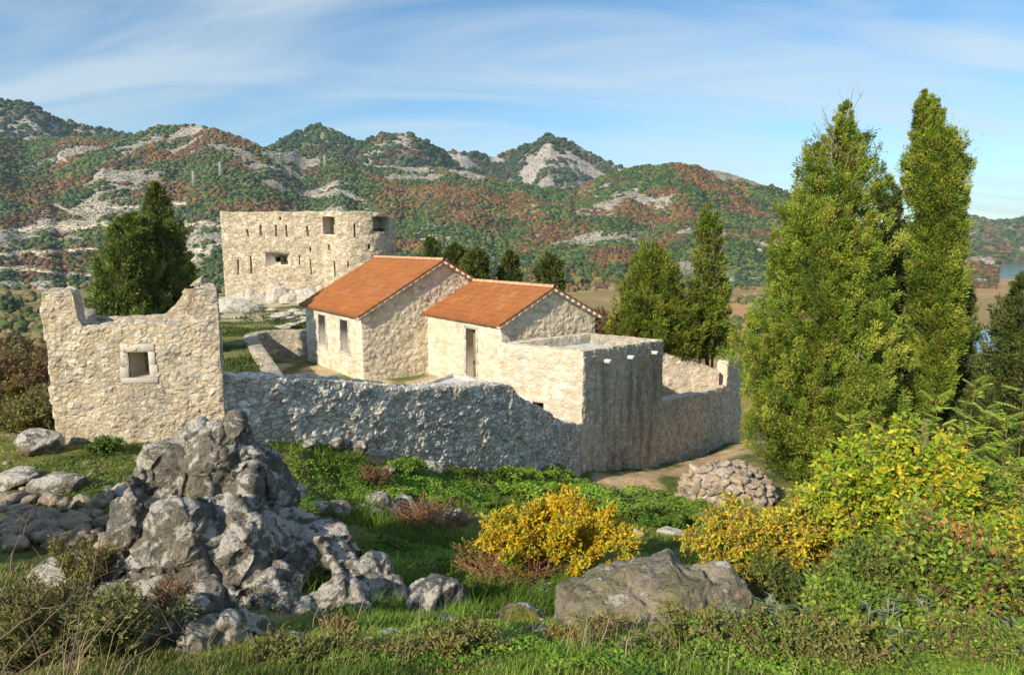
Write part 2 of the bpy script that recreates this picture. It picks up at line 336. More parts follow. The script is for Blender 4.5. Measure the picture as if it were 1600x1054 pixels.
def free_wall(mb, path, thick, zb, zt, style, res=.06, crumble=.05, seed=0, **kw):
    """free-standing wall: front sheet, top, back sheet and both ends"""
    path = np.asarray(path, float)
    s, T = stone_sheet(mb, path, zb, zt, res=res, style=style, crumble=crumble, seed=seed, **kw)
    seg = np.linalg.norm(np.diff(path, axis=0), axis=1); S0 = np.concatenate([[0], np.cumsum(seg)]); L = S0[-1]
    px = np.interp(s, S0, path[:, 0]); py = np.interp(s, S0, path[:, 1]); tx = np.gradient(px, s); ty = np.gradient(py, s); l = np.hypot(tx, ty); nx, ny = ty/l, -tx/l
    top_strip(mb, path, T, s, thick, style, res)
    back = np.stack([px-nx*thick, py-ny*thick], -1)[::-1]
    sb = np.concatenate([[0], np.cumsum(np.linalg.norm(np.diff(back, axis=0), axis=1))])
    zbb = zb if callable(zb) else (lambda q: np.full_like(q, zb)); Bv = zbb(s)[::-1]; Tv = T[::-1]
    k2 = dict(kw); k2.pop('holes', None); k2.pop('batter', None); k2.pop('stain', None)
    hb = [(L-h[1], L-h[0], h[2], h[3]) for h in kw.get('holes', ())]
    stone_sheet(mb, back, lambda q: np.interp(q, sb, Bv), lambda q: np.interp(q, sb, Tv), res=res, style=style, seed=seed, holes=hb, **k2)
    bt = kw.get('batter', 0)
    for a, b, zt1, zb1, f in ((back[-1], path[0], T[0], zbb(s)[0], 0), (path[-1], back[0], T[-1], zbb(s)[-1], 1)):
        stone_sheet(mb, [a, b], float(zb1), float(zt1), res=res, style=style, seed=seed, **k2)
    return s, T, back
def reveal(mb, o, t, n, s0, s1, z0, z1, dep, col, back=None, splay=0.):
    """inner faces of an opening in plane o + s t, going in by -n*dep"""
    o, t, n = [np.append(np.asarray(q, float)[:2], 0) for q in (o, t, n)]
    def q(s, z, d): return o+t*s-n*d+np.array([0, 0, z])
    a = [q(s0, z0, 0), q(s1, z0, 0), q(s1, z1, 0), q(s0, z1, 0)]
    b = [q(s0+splay, z0+splay*.5, dep), q(s1-splay, z0+splay*.5, dep), q(s1-splay, z1-splay*.5, dep), q(s0+splay, z1-splay*.5, dep)]
    mb.add(a+b, np.array([(0, 1, 5, 4), (1, 2, 6, 5), (2, 3, 7, 6), (3, 0, 4, 7)]), col)
    if back is not None: mb.add(b, np.array([(0, 1, 2, 3)]), back)
    return b

# ------------------------------------------------------------------ styles
ST_HOUSE = dict(pal=[(.61, .525, .40), (.65, .57, .44), (.55, .475, .365), (.69, .61, .49), (.58, .515, .41)], mortar=(.58, .50, .38))
ST_TOWER = dict(pal=[(.52, .44, .325), (.57, .49, .37), (.46, .39, .30), (.61, .53, .41), (.50, .43, .335)], mortar=(.42, .35, .25))
ST_RUIN = dict(pal=[(.44, .39, .30), (.50, .45, .36), (.35, .325, .27), (.56, .52, .44), (.40, .37, .31)], mortar=(.43, .355, .245), weather=(.29, .275, .235), wamt=.5)
ST_CURT = dict(pal=[(.62, .57, .50), (.70, .66, .60), (.52, .50, .46), (.78, .75, .70), (.60, .58, .54)], mortar=(.56, .49, .38), weather=(.44, .42, .38), wamt=.35)
ST_BAST = dict(pal=[(.60, .53, .42), (.66, .59, .48), (.54, .46, .36), (.70, .63, .52), (.58, .46, .35)], mortar=(.60, .52, .40), weather=(.50, .46, .39), wamt=.35)
GREY = (.42, .42, .39)
def zline(pts, o, d):    # pixel profile -> z(s) along a plan line
    S, Z = [], []
    for px, py in pts:
        t, q = hit(px, py, o, d); S.append(t); Z.append(q[2])
    S, Z = np.array(S), np.array(Z)
    return lambda s: np.interp(s, S, Z)
def frame_part(name, parent, o, t, n, s0, s1, z0, z1, w=.14, proud=.045, dep=.12, col=GREY, seed=0, mat=None):
    """stone surround: lintel, sill and two jambs of separate blocks"""
    o, t, n = [np.append(np.asarray(q, float)[:2], 0) for q in (o, t, n)]; mb = MB(); up = np.array([0, 0, 1.])
    r = np.random.default_rng(seed)
    def blk(a0, a1, b0, b1, pr):
        c = o+t*(a0+a1)/2+up*(b0+b1)/2+n*(pr-dep)/2
        mb.box(c, t*(a1-a0)/2, n*(pr+dep)/2, up*(b1-b0)/2, np.array(col)*r.uniform(.88, 1.15))
    blk(s0-w, s1+w, z1+.003, z1+w*1.15, proud); blk(s0-w-.03, s1+w+.03, z0-w*.85, z0-.003, proud+.015)
    k = max(2, int((z1-z0)/.45)); zz = np.linspace(z0, z1, k+1)
    for i in range(k):
        e = .0 if i % 2 else .035
        blk(s0-w-e, s0, zz[i]+.002, zz[i+1]-.002, proud); blk(s1, s1+w+e, zz[i]+.002, zz[i+1]-.002, proud)
    ob = mb.build(name, mat or M_dressed, parent)
    bv = ob.modifiers.new('b', 'BEVEL'); bv.width = .008; bv.segments = 1
    return ob

# ------------------------------------------------------------------ houses
def tiled_roof(parent, K, g, Wd, f, L, ze, za, eo=.28, ro=.26, col=(.30, .112, .036)):
    K = np.append(K[:2], 0); g3 = np.append(g, 0); f3 = np.append(f, 0); up = np.array([0, 0, 1.])
    hw = Wd/2; sl = (za-ze)/hw; ln = math.hypot(1, sl)
    mb = MB()
    r = np.random.default_rng(int(L*100))
    for side in (0, 1):
        na = int((L+2*ro)/.036); nb = int((hw+eo)*ln/.07)
        a = np.linspace(-ro, L+ro, na); b = np.linspace(0, hw+eo, nb)   # b: plan distance from the outer edge to the ridge
        A, B = np.meshgrid(a, b, indexing='ij')
        row = (B*ln/.36); fr = row % 1; rid = np.floor(row); cid = np.floor(A/.21)
        h = .10+.042*np.abs(np.cos(A/.21*np.pi))**.8 + .032*(1-fr) + .008*(_h(cid, rid, cid*0, 5)-.5)
        sag = -.03*np.sin(np.clip(B/(hw+eo), 0, 1)*np.pi)*np.sin(np.clip((A+ro)/(L+2*ro), 0, 1)*np.pi*1.0)
        z = ze-eo*sl+B*sl+h+sag
        gg = -eo+B if side == 0 else Wd+eo-B
        V = K+g3*gg[..., None]+f3*A[..., None]+up*z[..., None]
        tone = .90+.16*_h(cid, rid, cid*0+side, 9)+.16*(fbm(np.stack([A*.5, B*.9, A*0+side*9], -1), 4, 12)-.5)
        cc = np.array(col)*tone[..., None]; m = (_h(cid, rid, cid*0+side, 19) > .975)[..., None]
        cc = np.where(m, cc*.7+np.array((.38, .25, .15))*.3, cc)
        mo = sst(.60, .8, fbm(np.stack([A*1.2, B*1.2, A*0+3+side], -1), 5, 32))[..., None]*.35; cc = cc*(1-mo)+np.array((.27, .15, .09))*mo
        I = np.arange(na*nb).reshape(na, nb); F = np.stack([I[:-1, :-1], I[1:, :-1], I[1:, 1:], I[:-1, 1:]], -1).reshape(-1, 4)
        if side == 0: F = F[:, ::-1]
        mb.add(V.reshape(-1, 3), F, cc.reshape(-1, 3))
        # underside and edge strips
        Vb = V.copy(); Vb[..., 2] = (ze-eo*sl+B*sl+.055)
        edge = [(V[:, 0], Vb[:, 0]), (V[0, :], Vb[0, :]), (V[-1, :], Vb[-1, :])]
        for p, q in edge:
            n_ = len(p); mb.add(np.concatenate([p, q]), np.stack([np.arange(n_-1), np.arange(1, n_), np.arange(1, n_)+n_, np.arange(n_-1)+n_], -1), np.array(col)*.8)
        mb.add([Vb[0, 0], Vb[-1, 0], Vb[-1, -1], Vb[0, -1]], np.array([(0, 1, 2, 3)]), (.42, .36, .28))
    roof = mb.build('roof', M_tile, parent, smooth=False)
    # ridge tiles bedded in white mortar
    mb = MB(); n_t = int((L+2*ro)/.38)
    for i in range(n_t):
        a0 = -ro+i*(L+2*ro)/n_t; a1 = a0+(L+2*ro)/n_t*1.04; th = np.linspace(-.15, math.pi+.15, 9)
        for k, (rr, q0, q1, cl) in enumerate(((.125, a0, a1, np.array((.60, .30, .17))*r.uniform(.85, 1.15)), (.138, a0-.02, a0+.07, np.array((.55, .42, .31))))):
            V = []
            for q, r2 in ((q0, rr), (q1, rr*.93)):
                for t_ in th: V.append(K+g3*(hw+r2*math.cos(t_))+f3*q+up*(za+.115+r2*.8*math.sin(t_)))
            m = len(th); mb.add(V, np.stack([np.arange(m-1), np.arange(1, m), np.arange(1, m)+m, np.arange(m-1)+m], -1), cl)
    mb.build('ridge_tiles', M_tile, roof, smooth=True)
    # stepped mortar verge under both rakes
    st_n = int(hw*ln/.36)+1
    for q in (-ro+.10, L+ro-.10):
        mb = MB()
        for side in (0, 1):
            for i in range(st_n):
                b0 = i*(hw+eo)/st_n; b1 = (i+1)*(hw+eo)/st_n; bc = (b0+b1)/2
                gg = -eo+bc if side == 0 else Wd+eo-bc; z = ze-eo*sl+bc*sl
                dv = (g3 if side == 0 else -g3)+up*sl
                mb.box(K+g3*gg+f3*q+up*(z-.0), dv*(b1-b0)/2*.985, f3*.09, up*(.052+.008*(i % 2)), np.array((.60, .52, .42))*r.uniform(.9, 1.1))
        mb.build('verge', M_dressed, roof)
    return roof
def make_house(name, label, K, g, Wd, f, L, zb, ze, za, front_holes, door=False, coursed=True, seed=0):
    root = thing(name, label, 'house', (K[0], K[1], zb)); K2 = K[:2]
    far = K2+f*L; R1 = K2+g*Wd; R2 = R1+f*L
    mb = MB()
    kw = dict(style=ST_HOUSE, res=.05, size=(.34, .34, .17) if coursed else (.24, .24, .19), jit=(1, 1, .45), amp=.022, mw=.07, wob=.012, offs=.008)
    stone_sheet(mb, [far, K2], zb, ze+.02, holes=front_holes, seed=seed, **kw)
    kg = dict(kw); kg.update(size=(.23, .23, .17), jit=(1, 1, .6), amp=.026, mw=.10, offs=.02)
    gt = lambda s: ze+.02+(za-ze)*(1-np.abs(2*s/Wd-1))
    stone_sheet(mb, [K2, R1], zb, gt, seed=seed+1, **kg)
    kr = dict(kw); kr.update(res=.12)
    stone_sheet(mb, [R1, R2], zb, ze+.02, seed=seed+2, **kr)
    stone_sheet(mb, [R2, far], zb, gt, seed=seed+3, **kr)
    wall = mb.build('wall', M_course, root)
    # quoins, dressed blocks at the near corner and the far corner
    r = np.random.default_rng(seed+5)
    for cpos, d1, d2 in ((K2, f, g), (far, -f, g)):
        mb = MB(); z = zb; i = 0; d13 = np.append(d1, 0); d23 = np.append(d2, 0); c0 = np.append(cpos, 0)
        while z < ze-.05:
            h = min(r.uniform(.20, .30), ze-z); a, b = (.42, .22) if i % 2 else (.22, .40); a *= r.uniform(.85, 1.2); b *= r.uniform(.85, 1.2)
            cen = c0+d13*(a/2-.022)+d23*(b/2-.022)+np.array([0, 0, z+h/2])
            mb.box(cen, d13*a/2, d23*b/2, np.array([0, 0, h/2-.004]), np.array((.66, .59, .47))*r.uniform(.88, 1.08)); z += h; i += 1
        q = mb.build('quoins', M_dressed, wall); bv = q.modifiers.new('b', 'BEVEL'); bv.width = .012; bv.segments = 2
    tiled_roof(root, K2, g, Wd, f, L, ze, za)
    t = -f; n = np.array([t[1], -t[0]])
    for h in front_holes:
        if door:
            fr = frame_part('door_frame', root, far, t, n, h[0], h[1], h[2], h[3], w=.13, dep=.02, seed=3)
            mb = MB(); reveal(mb, far, t, n, h[0], h[1], h[2], h[3], .42, (.45, .42, .35)); mb.build('jamb', M_dressed, fr)
            mb = MB(); fa, ta, na = [np.append(q, 0) for q in (far, t, n)]
            w_ = (h[1]-h[0]); k = 5
            for i in range(k):
                c = fa+ta*(h[0]+w_*(i+.5)/k)-na*.38+np.array([0, 0, (h[2]+h[3])/2]); mb.box(c, ta*(w_/k/2-.006), na*.02, np.array([0, 0, (h[3]-h[2])/2]), (.22, .17, .11))
            d = mb.build('door', M_wood, root)
            mb = MB(); mb.box(fa+ta*(h[0]+.1)-na*.32+np.array([0, 0, h[2]+1.0]), ta*.015, na*.03, np.array([0, 0, .07]), (.08, .08, .08)); mb.build('handle', M_wood, d)
        else:
            fr = frame_part('window', root, far, t, n, h[0], h[1], h[2], h[3], w=.12, dep=.02, seed=4)
            mb = MB(); b = reveal(mb, far, t, n, h[0], h[1], h[2], h[3], .45, (.48, .45, .38)); mb.build('jamb', M_dressed, fr)
            fa, ta, na = [np.append(q, 0) for q in (far, t, n)]
            mb = MB(); w_ = h[1]-h[0]; zc = (h[2]+h[3])/2; hh = (h[3]-h[2])/2
            for q in (h[0]+.03, (h[0]+h[1])/2, h[1]-.03): mb.box(fa+ta*q-na*.40+np.array([0, 0, zc]), ta*.025, na*.025, np.array([0, 0, hh]), (.16, .11, .07))
            for q in (h[2]+.03, zc, h[3]-.03): mb.box(fa+ta*(h[0]+h[1])/2-na*.402+np.array([0, 0, q]), ta*w_/2, na*.022, np.array([0, 0, .025]), (.16, .11, .07))
            mb.build('sash', M_wood, fr)
            mb = MB(); mb.box(fa+ta*(h[0]+h[1])/2-na*.425+np.array([0, 0, zc]), ta*w_/2, na*.004, np.array([0, 0, hh]), (.03, .035, .035)); mb.build('pane', M_glass, fr)
    return root, far, R1, R2
M_glass = vmat('window_glass', .12, spec=.5)
gdir = ang(36); fdir = ang(128)
K1 = P(568, 596.5, z=0.0)
z_e1 = hit(568, 492, K1[:2]-.0*gdir, gdir)[1][2]
hw1, ap1 = hit(690, 402, K1[:2], gdir)
L1, far1 = hit(482, 565, K1[:2], fdir)
far1p = K1[:2]+fdir*L1
def shole(o, d, x0, x1, y0, y1):
    a, q0 = hit(x0, y0, o, d); b, _ = hit(x1, y0, o, d); _, q1 = hit((x0+x1)/2, y1, o, d); _, q2 = hit((x0+x1)/2, y0, o, d)
    return (a, b, q1[2], q2[2])
wh = [shole(far1p, -fdir, 497.5, 508.5, 492, 537), shole(far1p, -fdir, 531.5, 543.5, 500, 549)]
make_house('stone_house', 'taller stone house with orange tiled roof and two narrow front windows', K1, gdir, 2*hw1, fdir, L1, -.3, z_e1, ap1[2]-.22, wh, seed=100)
t2, Q2 = hit(670, 583, K1[:2], gdir)
f2 = ang(128)
L2, c2 = hit(783, 506, Q2[:2], -f2); K2_ = c2[:2]
hw2, ap2 = hit(861, 444, K2_, gdir)
z_e2 = c2[2]
dh = [shole(Q2[:2]-f2*0, -f2, 728, 743.5, 513.5, 587)]
dh = [(dh[0][0], dh[0][1], 0.02, dh[0][3])]
make_house('stone_house', 'lower stone house with an orange tiled roof and one narrow doorway', K2_, gdir, 2*hw2, f2, L2-.02, -.3, z_e2, ap2[2]-.22, dh, door=True, seed=200)

# ------------------------------------------------------------------ corner bastion with flat roof
B_ = P(911, 549, d=23.1); A_ = P(779, 536, d=25.0)
bc_dir = ang(55.5)
_, Cq = hit(1036.5, 530.5, B_[:2], bc_dir); D_ = P(913, 519.5, d=28.3)
bast = thing('corner_bastion', 'flat roofed stone bastion at the corner of the enclosure wall, stained on its shaded side', 'bastion', (B_[0], B_[1], -2.2))
def lin(z0, z1, L): return lambda s: z0+(z1-z0)*np.clip(s/L, 0, 1)
def nrm2(a, b): d = b[:2]-a[:2]; return np.linalg.norm(d), d/np.linalg.norm(d)
mb = MB()
LAB, tAB = nrm2(A_, B_); LBC, tBC = nrm2(B_, Cq); LCD, tCD = nrm2(Cq, D_); LDA, tDA = nrm2(D_, A_)
zBb = P(911, 741, d=B_[1])[2]; _, qq = hit(1036, 720, B_[:2], bc_dir); zCb = qq[2]
bh = shole(A_[:2], tAB, 832, 850, 628.5, 643.5)
kb = dict(style=ST_BAST, size=(.26, .26, .22), amp=.02, mw=.1, wob=.025)
stone_sheet(mb, [A_[:2], B_[:2]], -.9, lin(A_[2], B_[2], LAB), res=.045, holes=[bh], seed=300, **kb)
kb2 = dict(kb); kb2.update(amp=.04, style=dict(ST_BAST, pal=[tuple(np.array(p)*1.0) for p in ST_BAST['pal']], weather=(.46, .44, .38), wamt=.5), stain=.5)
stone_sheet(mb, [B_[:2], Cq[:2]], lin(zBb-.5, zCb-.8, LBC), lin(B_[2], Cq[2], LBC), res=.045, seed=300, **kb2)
stone_sheet(mb, [Cq[:2], D_[:2]], -3.2, lin(Cq[2], D_[2], LCD), res=.09, seed=300, **kb)
stone_sheet(mb, [D_[:2], A_[:2]], -.9, lin(D_[2], A_[2], LDA), res=.09, seed=300, **kb)
def inset(poly, w):
    n = len(poly); out = []
    for i in range(n):
        p0, p1, p2 = [np.asarray(poly[j % n][:2]) for j in (i-1, i, i+1)]
        d1 = (p1-p0)/np.linalg.norm(p1-p0); d2 = (p2-p1)/np.linalg.norm(p2-p1)
        n1 = np.array([-d1[1], d1[0]]); n2 = np.array([-d2[1], d2[0]]); A = np.array([n1, n2]); q = np.linalg.solve(A, [w, w]); out.append(p1+q)
    return out
cor = [A_, B_, Cq, D_]; ins = inset(cor, .42)
for i in range(4):
    j = (i+1) % 4; a, b = cor[i], cor[j]; ia = np.append(ins[i], a[2]); ib = np.append(ins[j], b[2])
    flat_patch(mb, a, b, ib, ia, res=.05, style=ST_BAST, amp=.02, wob=.025)
    low = np.array([0, 0, .42]); flat_patch(mb, ia, ib, ib-low, ia-low, res=.07, style=ST_BAST, amp=.02, wob=.025, up=tuple(np.append(-np.array([ (b-a)[1], -(b-a)[0]])/np.linalg.norm((b-a)[:2]), 0)))
bw = mb.build('wall', M_stone, bast)
mb = MB(); low = np.array([0, 0, .40]); ii = inset(cor, .40); V = [np.append(ii[k], cor[k][2])-low for k in range(4)]
flat_patch(mb, *V, res=.12, amp=.004, wob=.008, style=dict(pal=[(.50, .52, .52)], mortar=(.48, .50, .50))); mb.build('roof_slab', M_slab, bast)
nAB = np.array([tAB[1], -tAB[0]]); nBC = np.array([tBC[1], -tBC[0]])
fr = frame_part('window', bast, A_, tAB, nAB, *bh, w=.22, proud=.02, dep=.02, col=(.55, .50, .42)); mb = MB(); reveal(mb, A_, tAB, nAB, *bh, .5, (.4, .36, .3), back=(.05, .05, .05)); mb.build('jamb', M_dressed, fr)
for px, py in ((941.4, 562.5), (978, 556.5), (1016, 549.5)):
    t, q = hit(px, py, B_[:2], tBC); mb = MB(); n3 = np.append(nBC, 0); t3 = np.append(tBC, 0); up = np.array([0, 0, 1.])
    c = q+n3*.13
    mb.box(c-up*.05, t3*.085, n3*.21, up*.03, (.56, .52, .45))
    mb.box(c+t3*.068-up*.0, t3*.022, n3*.21, up*.055, (.56, .52, .45)); mb.box(c-t3*.068, t3*.022, n3*.21, up*.055, (.56, .52, .45))
    o = mb.build('drain_spout', M_dressed, bast); bv = o.modifiers.new('b', 'BEVEL'); bv.width = .01

# ------------------------------------------------------------------ enclosure wall in the shade (from the roofless hut to the bastion)
S_ = P(338, 590, d=12.2)[:2]; cdir = B_[:2]-S_; Lc = np.linalg.norm(cdir); cdir /= Lc
ctop = zline([(338, 586), (360, 587), (450, 590), (560, 597), (640, 603), (690, 601), (735, 597), (768, 597), (776, 601), (784, 612), (800, 622), (820, 629), (840, 640), (857, 650), (875, 657), (908, 662)], S_, cdir)
cbase = zline([(338, 700), (401, 688), (500, 694), (640, 712), (687, 730), (790, 738), (908, 748)], S_, cdir)
mb = MB()
bulge = np.linspace(0, 1, 60); pth = S_+cdir*Lc*bulge[:, None]+np.array([cdir[1], -cdir[0]])*(.62*np.sin(np.clip(bulge/.62, 0, 1)*np.pi/2)**1.15*np.where(bulge > .62, np.cos(np.clip((bulge-.62)/.38, 0, 1)*np.pi/2), 1))[:, None]  # bow added to the wall's shape so its middle catches the grazing sun
sC, TC, backC = free_wall(mb, pth, .62, lambda s: cbase(s)-.5, ctop, ST_CURT, res=.032, crumble=.05, size=(.18, .18, .13), amp=.034, mw=.09, wob=.03, seed=400, offs=.03)
o = mb.build('enclosure_wall', M_curt); tag(o, 'long rough stone enclosure wall in shade with a broken sloping end, running to the bastion', 'wall')

# ------------------------------------------------------------------ enclosure wall right of the bastion with a raised end block
W2d = ang(54); C2 = Cq[:2]+W2d*.02-np.array([tBC[1], -tBC[0]])*.12
wtop = zline([(1036, 627), (1085, 616), (1116, 608), (1134, 602), (1137, 564), (1165, 562)], C2, W2d); wbase = zline([(1036, 722), (1100, 706), (1165, 690)], C2, W2d)
Lw = hit(1160, 600, C2, W2d)[0]
mb = MB(); free_wall(mb, [C2, C2+W2d*Lw], .6, lambda s: wbase(s)-.7, wtop, dict(kb2['style']), res=.05, crumble=.03, size=(.24, .24, .2), amp=.04, wob=.025, seed=500)
o = mb.build('enclosure_wall', M_stone); tag(o, 'low stone enclosure wall beyond the bastion ending in a raised block beside the big cypress', 'wall')
mb = MB(); a = P(1030, 552, d=36.5)[:2]; b = P(1124, 577, d=37.5)[:2]; Ld, dd = nrm2(a, b)
itop = zline([(1030, 551), (1060, 557), (1083, 563), (1100, 570), (1124, 579)], a, dd)
free_wall(mb, [a, b], .5, -4.6, itop, ST_BAST, res=.07, crumble=.03, size=(.26, .26, .2), amp=.03, seed=510)
o = mb.build('inner_wall', M_stone); tag(o, 'sunlit inner wall with sloping top behind the low wall right of the bastion', 'wall')

# ------------------------------------------------------------------ roofless hut at the left
F0 = P(69.5, 510, d=12.15); F1 = P(341, 506, d=12.15); hut = thing('roofless_stone_hut', 'roofless ruined stone hut with one small square window and raised wall corners', 'ruin', (F0[0], F0[1], 2.0))
LF, tF = nrm2(F0, F1); nF = np.array([tF[1], -tF[0]])
ftop = zline([(66, 458), (100, 455), (113, 458), (117, 476), (122, 497), (130, 508), (150, 509), (200, 507), (260, 505), (295, 503), (301, 497), (303, 470), (304, 449), (335, 449), (341, 452)], F0[:2], tF)
fbase = zline([(69, 700), (200, 695), (341, 690)], F0[:2], tF)
wd = shole(F0[:2], tF, 199, 231.5, 549, 589.5)
mb = MB(); kr = dict(style=ST_RUIN, size=(.13, .13, .10), amp=.019, mw=.12, wob=.02, offs=.03, bury=.5)
sF, TF = stone_sheet(mb, [F0[:2], F1[:2]], lambda s: fbase(s)-.9, ftop, res=.02, holes=[wd], seed=600, crumble=.018, **kr)
hd = ang(116)
top_strip(mb, [F0[:2], F1[:2]], TF, sF, .64, ST_RUIN, .035, amp=.03, crown=.0, wob=.03, dirv=hd)
depth = 4.2
G0 = F0[:2]+ang(119)*depth; G1 = F1[:2]+ang(115)*depth
# inner face of the front wall
i0, i1 = F0[:2]+hd*.64, F1[:2]+hd*.64
stone_sheet(mb, [i1, i0], 1.6, lambda s: np.interp(LF-s, sF, TF), res=.05, holes=[(LF-wd[1], LF-wd[0], wd[2], wd[3])], seed=600, **kr)
_, tl = nrm2(F0, G0); _, tr = nrm2(F1, G1)
zl = lambda s: np.interp(s, [0, .6, .75, 1.1, 1.6, depth], [TF[0], TF[0]-.02, TF[0]-.4, 4.75, 4.62, 4.62])
zr = lambda s: np.interp(s, [0, .62, .72, 1.0, depth-1.2, depth], [TF[-1], TF[-1]-.02, TF[-1]-.4, 4.75, 4.72, 5.1])
def side_wall(a, b, zt, inner):
    free_wall(mb, [a, b], .55, 1.4, zt, ST_RUIN, res=.04, crumble=.02, size=(.2, .2, .15), amp=.03, mw=.12, wob=.03, bury=.5, seed=620)
Lp = np.linalg.norm(G0-F0[:2])
side_wall(G0, F0[:2], lambda s: zl(Lp-s), 1); side_wall(F1[:2]+tr*.48, G1, lambda s: zr(s+.48), 1)
stone_sheet(mb, [F1[:2], F1[:2]+tr*.50], 1.4, float(TF[-1]), res=.04, seed=620, **kr)
bt = zline([(66, 499), (130, 497), (150, 499), (240, 496), (258, 492), (272, 476), (290, 454), (306, 437), (316, 433), (345, 433)], G0, nrm2(G0, G1)[1])
free_wall(mb, [G0, G1-nrm2(G0, G1)[1]*.34], .55, 1.6, bt, ST_RUIN, res=.045, crumble=.02, size=(.2, .2, .15), amp=.03, mw=.12, wob=.03, bury=.5, seed=640)
mb.build('wall', M_hutst, hut)
fr = frame_part('window', hut, F0, tF, nF, *wd, w=.13, proud=.02, dep=.05, col=(.42, .39, .34), seed=9)
mb = MB(); reveal(mb, F0, tF, nF, *wd, .55, (.45, .40, .32)); mb.build('jamb', M_dressed, fr)

# ------------------------------------------------------------------ artillery tower
TD = 50.; TL = P(344, 331, d=TD); TJ = P(502, 331, d=TD); cen = np.array([TJ[0]+1.95, TD+2.55]); R = 3.21
a0 = math.atan2(TJ[1]-cen[1], TJ[0]-cen[0]); arc = [cen+R*np.array([math.cos(a), math.sin(a)]) for a in np.linspace(a0+.06, a0+3.9, 46)]
tpath = np.array([TL[:2]+[.3, 9.], TL[:2], TJ[:2]]+arc); Rseg = np.concatenate([[0], np.cumsum(np.linalg.norm(np.diff(tpath, axis=0), axis=1))])
def s_of(px, py):
    r = ray(px, py); k = r[0]/r[1]; i0 = 1; ss = np.linspace(Rseg[1], Rseg[-1]*.8, 4000)
    X = np.interp(ss, Rseg, tpath[:, 0]); Y = np.interp(ss, Rseg, tpath[:, 1]); f = X/Y-k; i = np.argmax(f > 0)
    return ss[i], CAMZ+r[2]/r[1]*Y[i], np.array([X[i], Y[i]])
holes = []; hk = []
slits = [(385, 388, 358, 370), (405.3, 408.3, 351.5, 369), (429, 431.6, 351.5, 369.5), (445.6, 448.2, 351.5, 369.5), (478.6, 481, 353.5, 368.5), (436, 439, 339, 344.5),
         (483, 485, 386, 394), (467, 469.2, 399, 413.6), (484, 486.4, 405, 429), (370, 373, 406, 428), (389.8, 393, 400.4, 427), (552.3, 554.8, 349, 371), (512, 514.8, 382, 390.5),
         (575, 578.8, 381.4, 389), (521, 523.4, 409, 433), (542.5, 544.8, 408, 418)]
for x0, x1, y0, y1 in slits: hk.append(('loophole', x0, x1, y0, y1, .9, 0))
hk.append(('gun_port', 414.4, 453, 393.5, 416, 1.1, .75)); hk.append(('embrasure', 503.5, 522.6, 338.5, 366, 1.3, .12)); hk.append(('embrasure', 582, 607, 338.5, 362, 1.5, .12))
for nm, x0, x1, y0, y1, dp, spl in hk:
    s0, za_, p0 = s_of(x0, y0); s1, _, p1 = s_of(x1, y0); _, zb_, _ = s_of((x0+x1)/2, y1); _, za_, _ = s_of((x0+x1)/2, y0); holes.append((s0, s1, zb_, za_))
ttop = lambda s: P(400, 331, d=TD)[2]+.10*(vn(np.stack([s*.9, s*0, s*0], -1), 4)-.5)-sst(Rseg[2]+4, Rseg[2]+6.5, s)*.35
tower = thing('artillery_tower', 'tall pale stone artillery tower with rounded corner, loopholes and a wide gun port', 'tower', (TL[0], TL[1], 1.0))
mb = MB(); sT_, TT, backT = free_wall(mb, tpath, 1.0, -1.0, ttop, ST_TOWER, res=.075, crumble=.03, size=(.42, .42, .27), jit=(1, 1, .7), amp=.03, mw=.09, wob=.03, seed=700, holes=holes)
twall = mb.build('wall', M_tower, tower)
for (nm, x0, x1, y0, y1, dp, spl), h in zip(hk, holes):
    sm = (h[0]+h[1])/2; e = .02
    q0 = np.array([np.interp(h[0], Rseg, tpath[:, i]) for i in (0, 1)]); q1 = np.array([np.interp(h[1], Rseg, tpath[:, i]) for i in (0, 1)])
    w_ = np.linalg.norm(q1-q0); t = (q1-q0)/w_; n = np.array([t[1], -t[0]]); mb = MB()
    b = reveal(mb, q0, t, n, 0, w_, h[2], h[3], dp, (.50, .44, .35), back=(.5, .44, .35) if nm != 'gun_port' else None, splay=spl if nm == 'gun_port' else 0.)
    if nm == 'gun_port':
        reveal(mb, q0, t, n, spl, w_-spl, h[2]+spl*.5, h[3]-spl*.5, 3.0, (.2, .18, .15), back=(.1, .1, .1))
        b = [np.append(q0+t*s-n*1.1, z) for s, z in ((spl, h[2]+spl*.5), (w_-spl, h[2]+spl*.5), (w_-spl, h[3]-spl*.5), (spl, h[3]-spl*.5))]
    mb.build(nm, M_dressed, tower)
mb = MB(); mb.add([np.append(q, ttop(np.array([0.]))[0]-1.2) for q in ([TL[0]+.5, TD+.6], [cen[0]+2.5, TD+.6], [cen[0]+2.5, TD+9], [TL[0]+.5, TD+9])], np.array([(0, 1, 2, 3)]), (.4, .36, .3)); mb.build('wall_walk', M_slab, tower)
mb = MB(); stone_sheet(mb, [backT[0], tpath[0]], -1.0, float(TT[0])-.2, res=.2, style=ST_TOWER, seed=700); mb.build('rear_wall', M_stone, tower)

# ------------------------------------------------------------------ curved terrace wall, cistern
c_pts = [P(x, y, z=1.45)[:2] for x, y in ((462, 600), (444, 588), (431, 570), (418, 551), (407, 536), (400, 527), (403, 522), (412, 519.5), (430, 518), (455, 517.5), (486, 517.5))]
cs = np.array(c_pts); k = np.linspace(0, len(cs)-1, 70)
cs = np.stack([np.interp(k, range(len(cs)), cs[:, i]) for i in (0, 1)], -1)
for _ in range(6): cs[1:-1] = (cs[:-2]+2*cs[1:-1]+cs[2:])/4
mb = MB(); free_wall(mb, cs, .62, -.25, 1.47, dict(ST_RUIN, mortar=(.45, .36, .25)), res=.07, crumble=.015, size=(.24, .24, .12), amp=.03, seed=800, jit=(1, 1, .7))
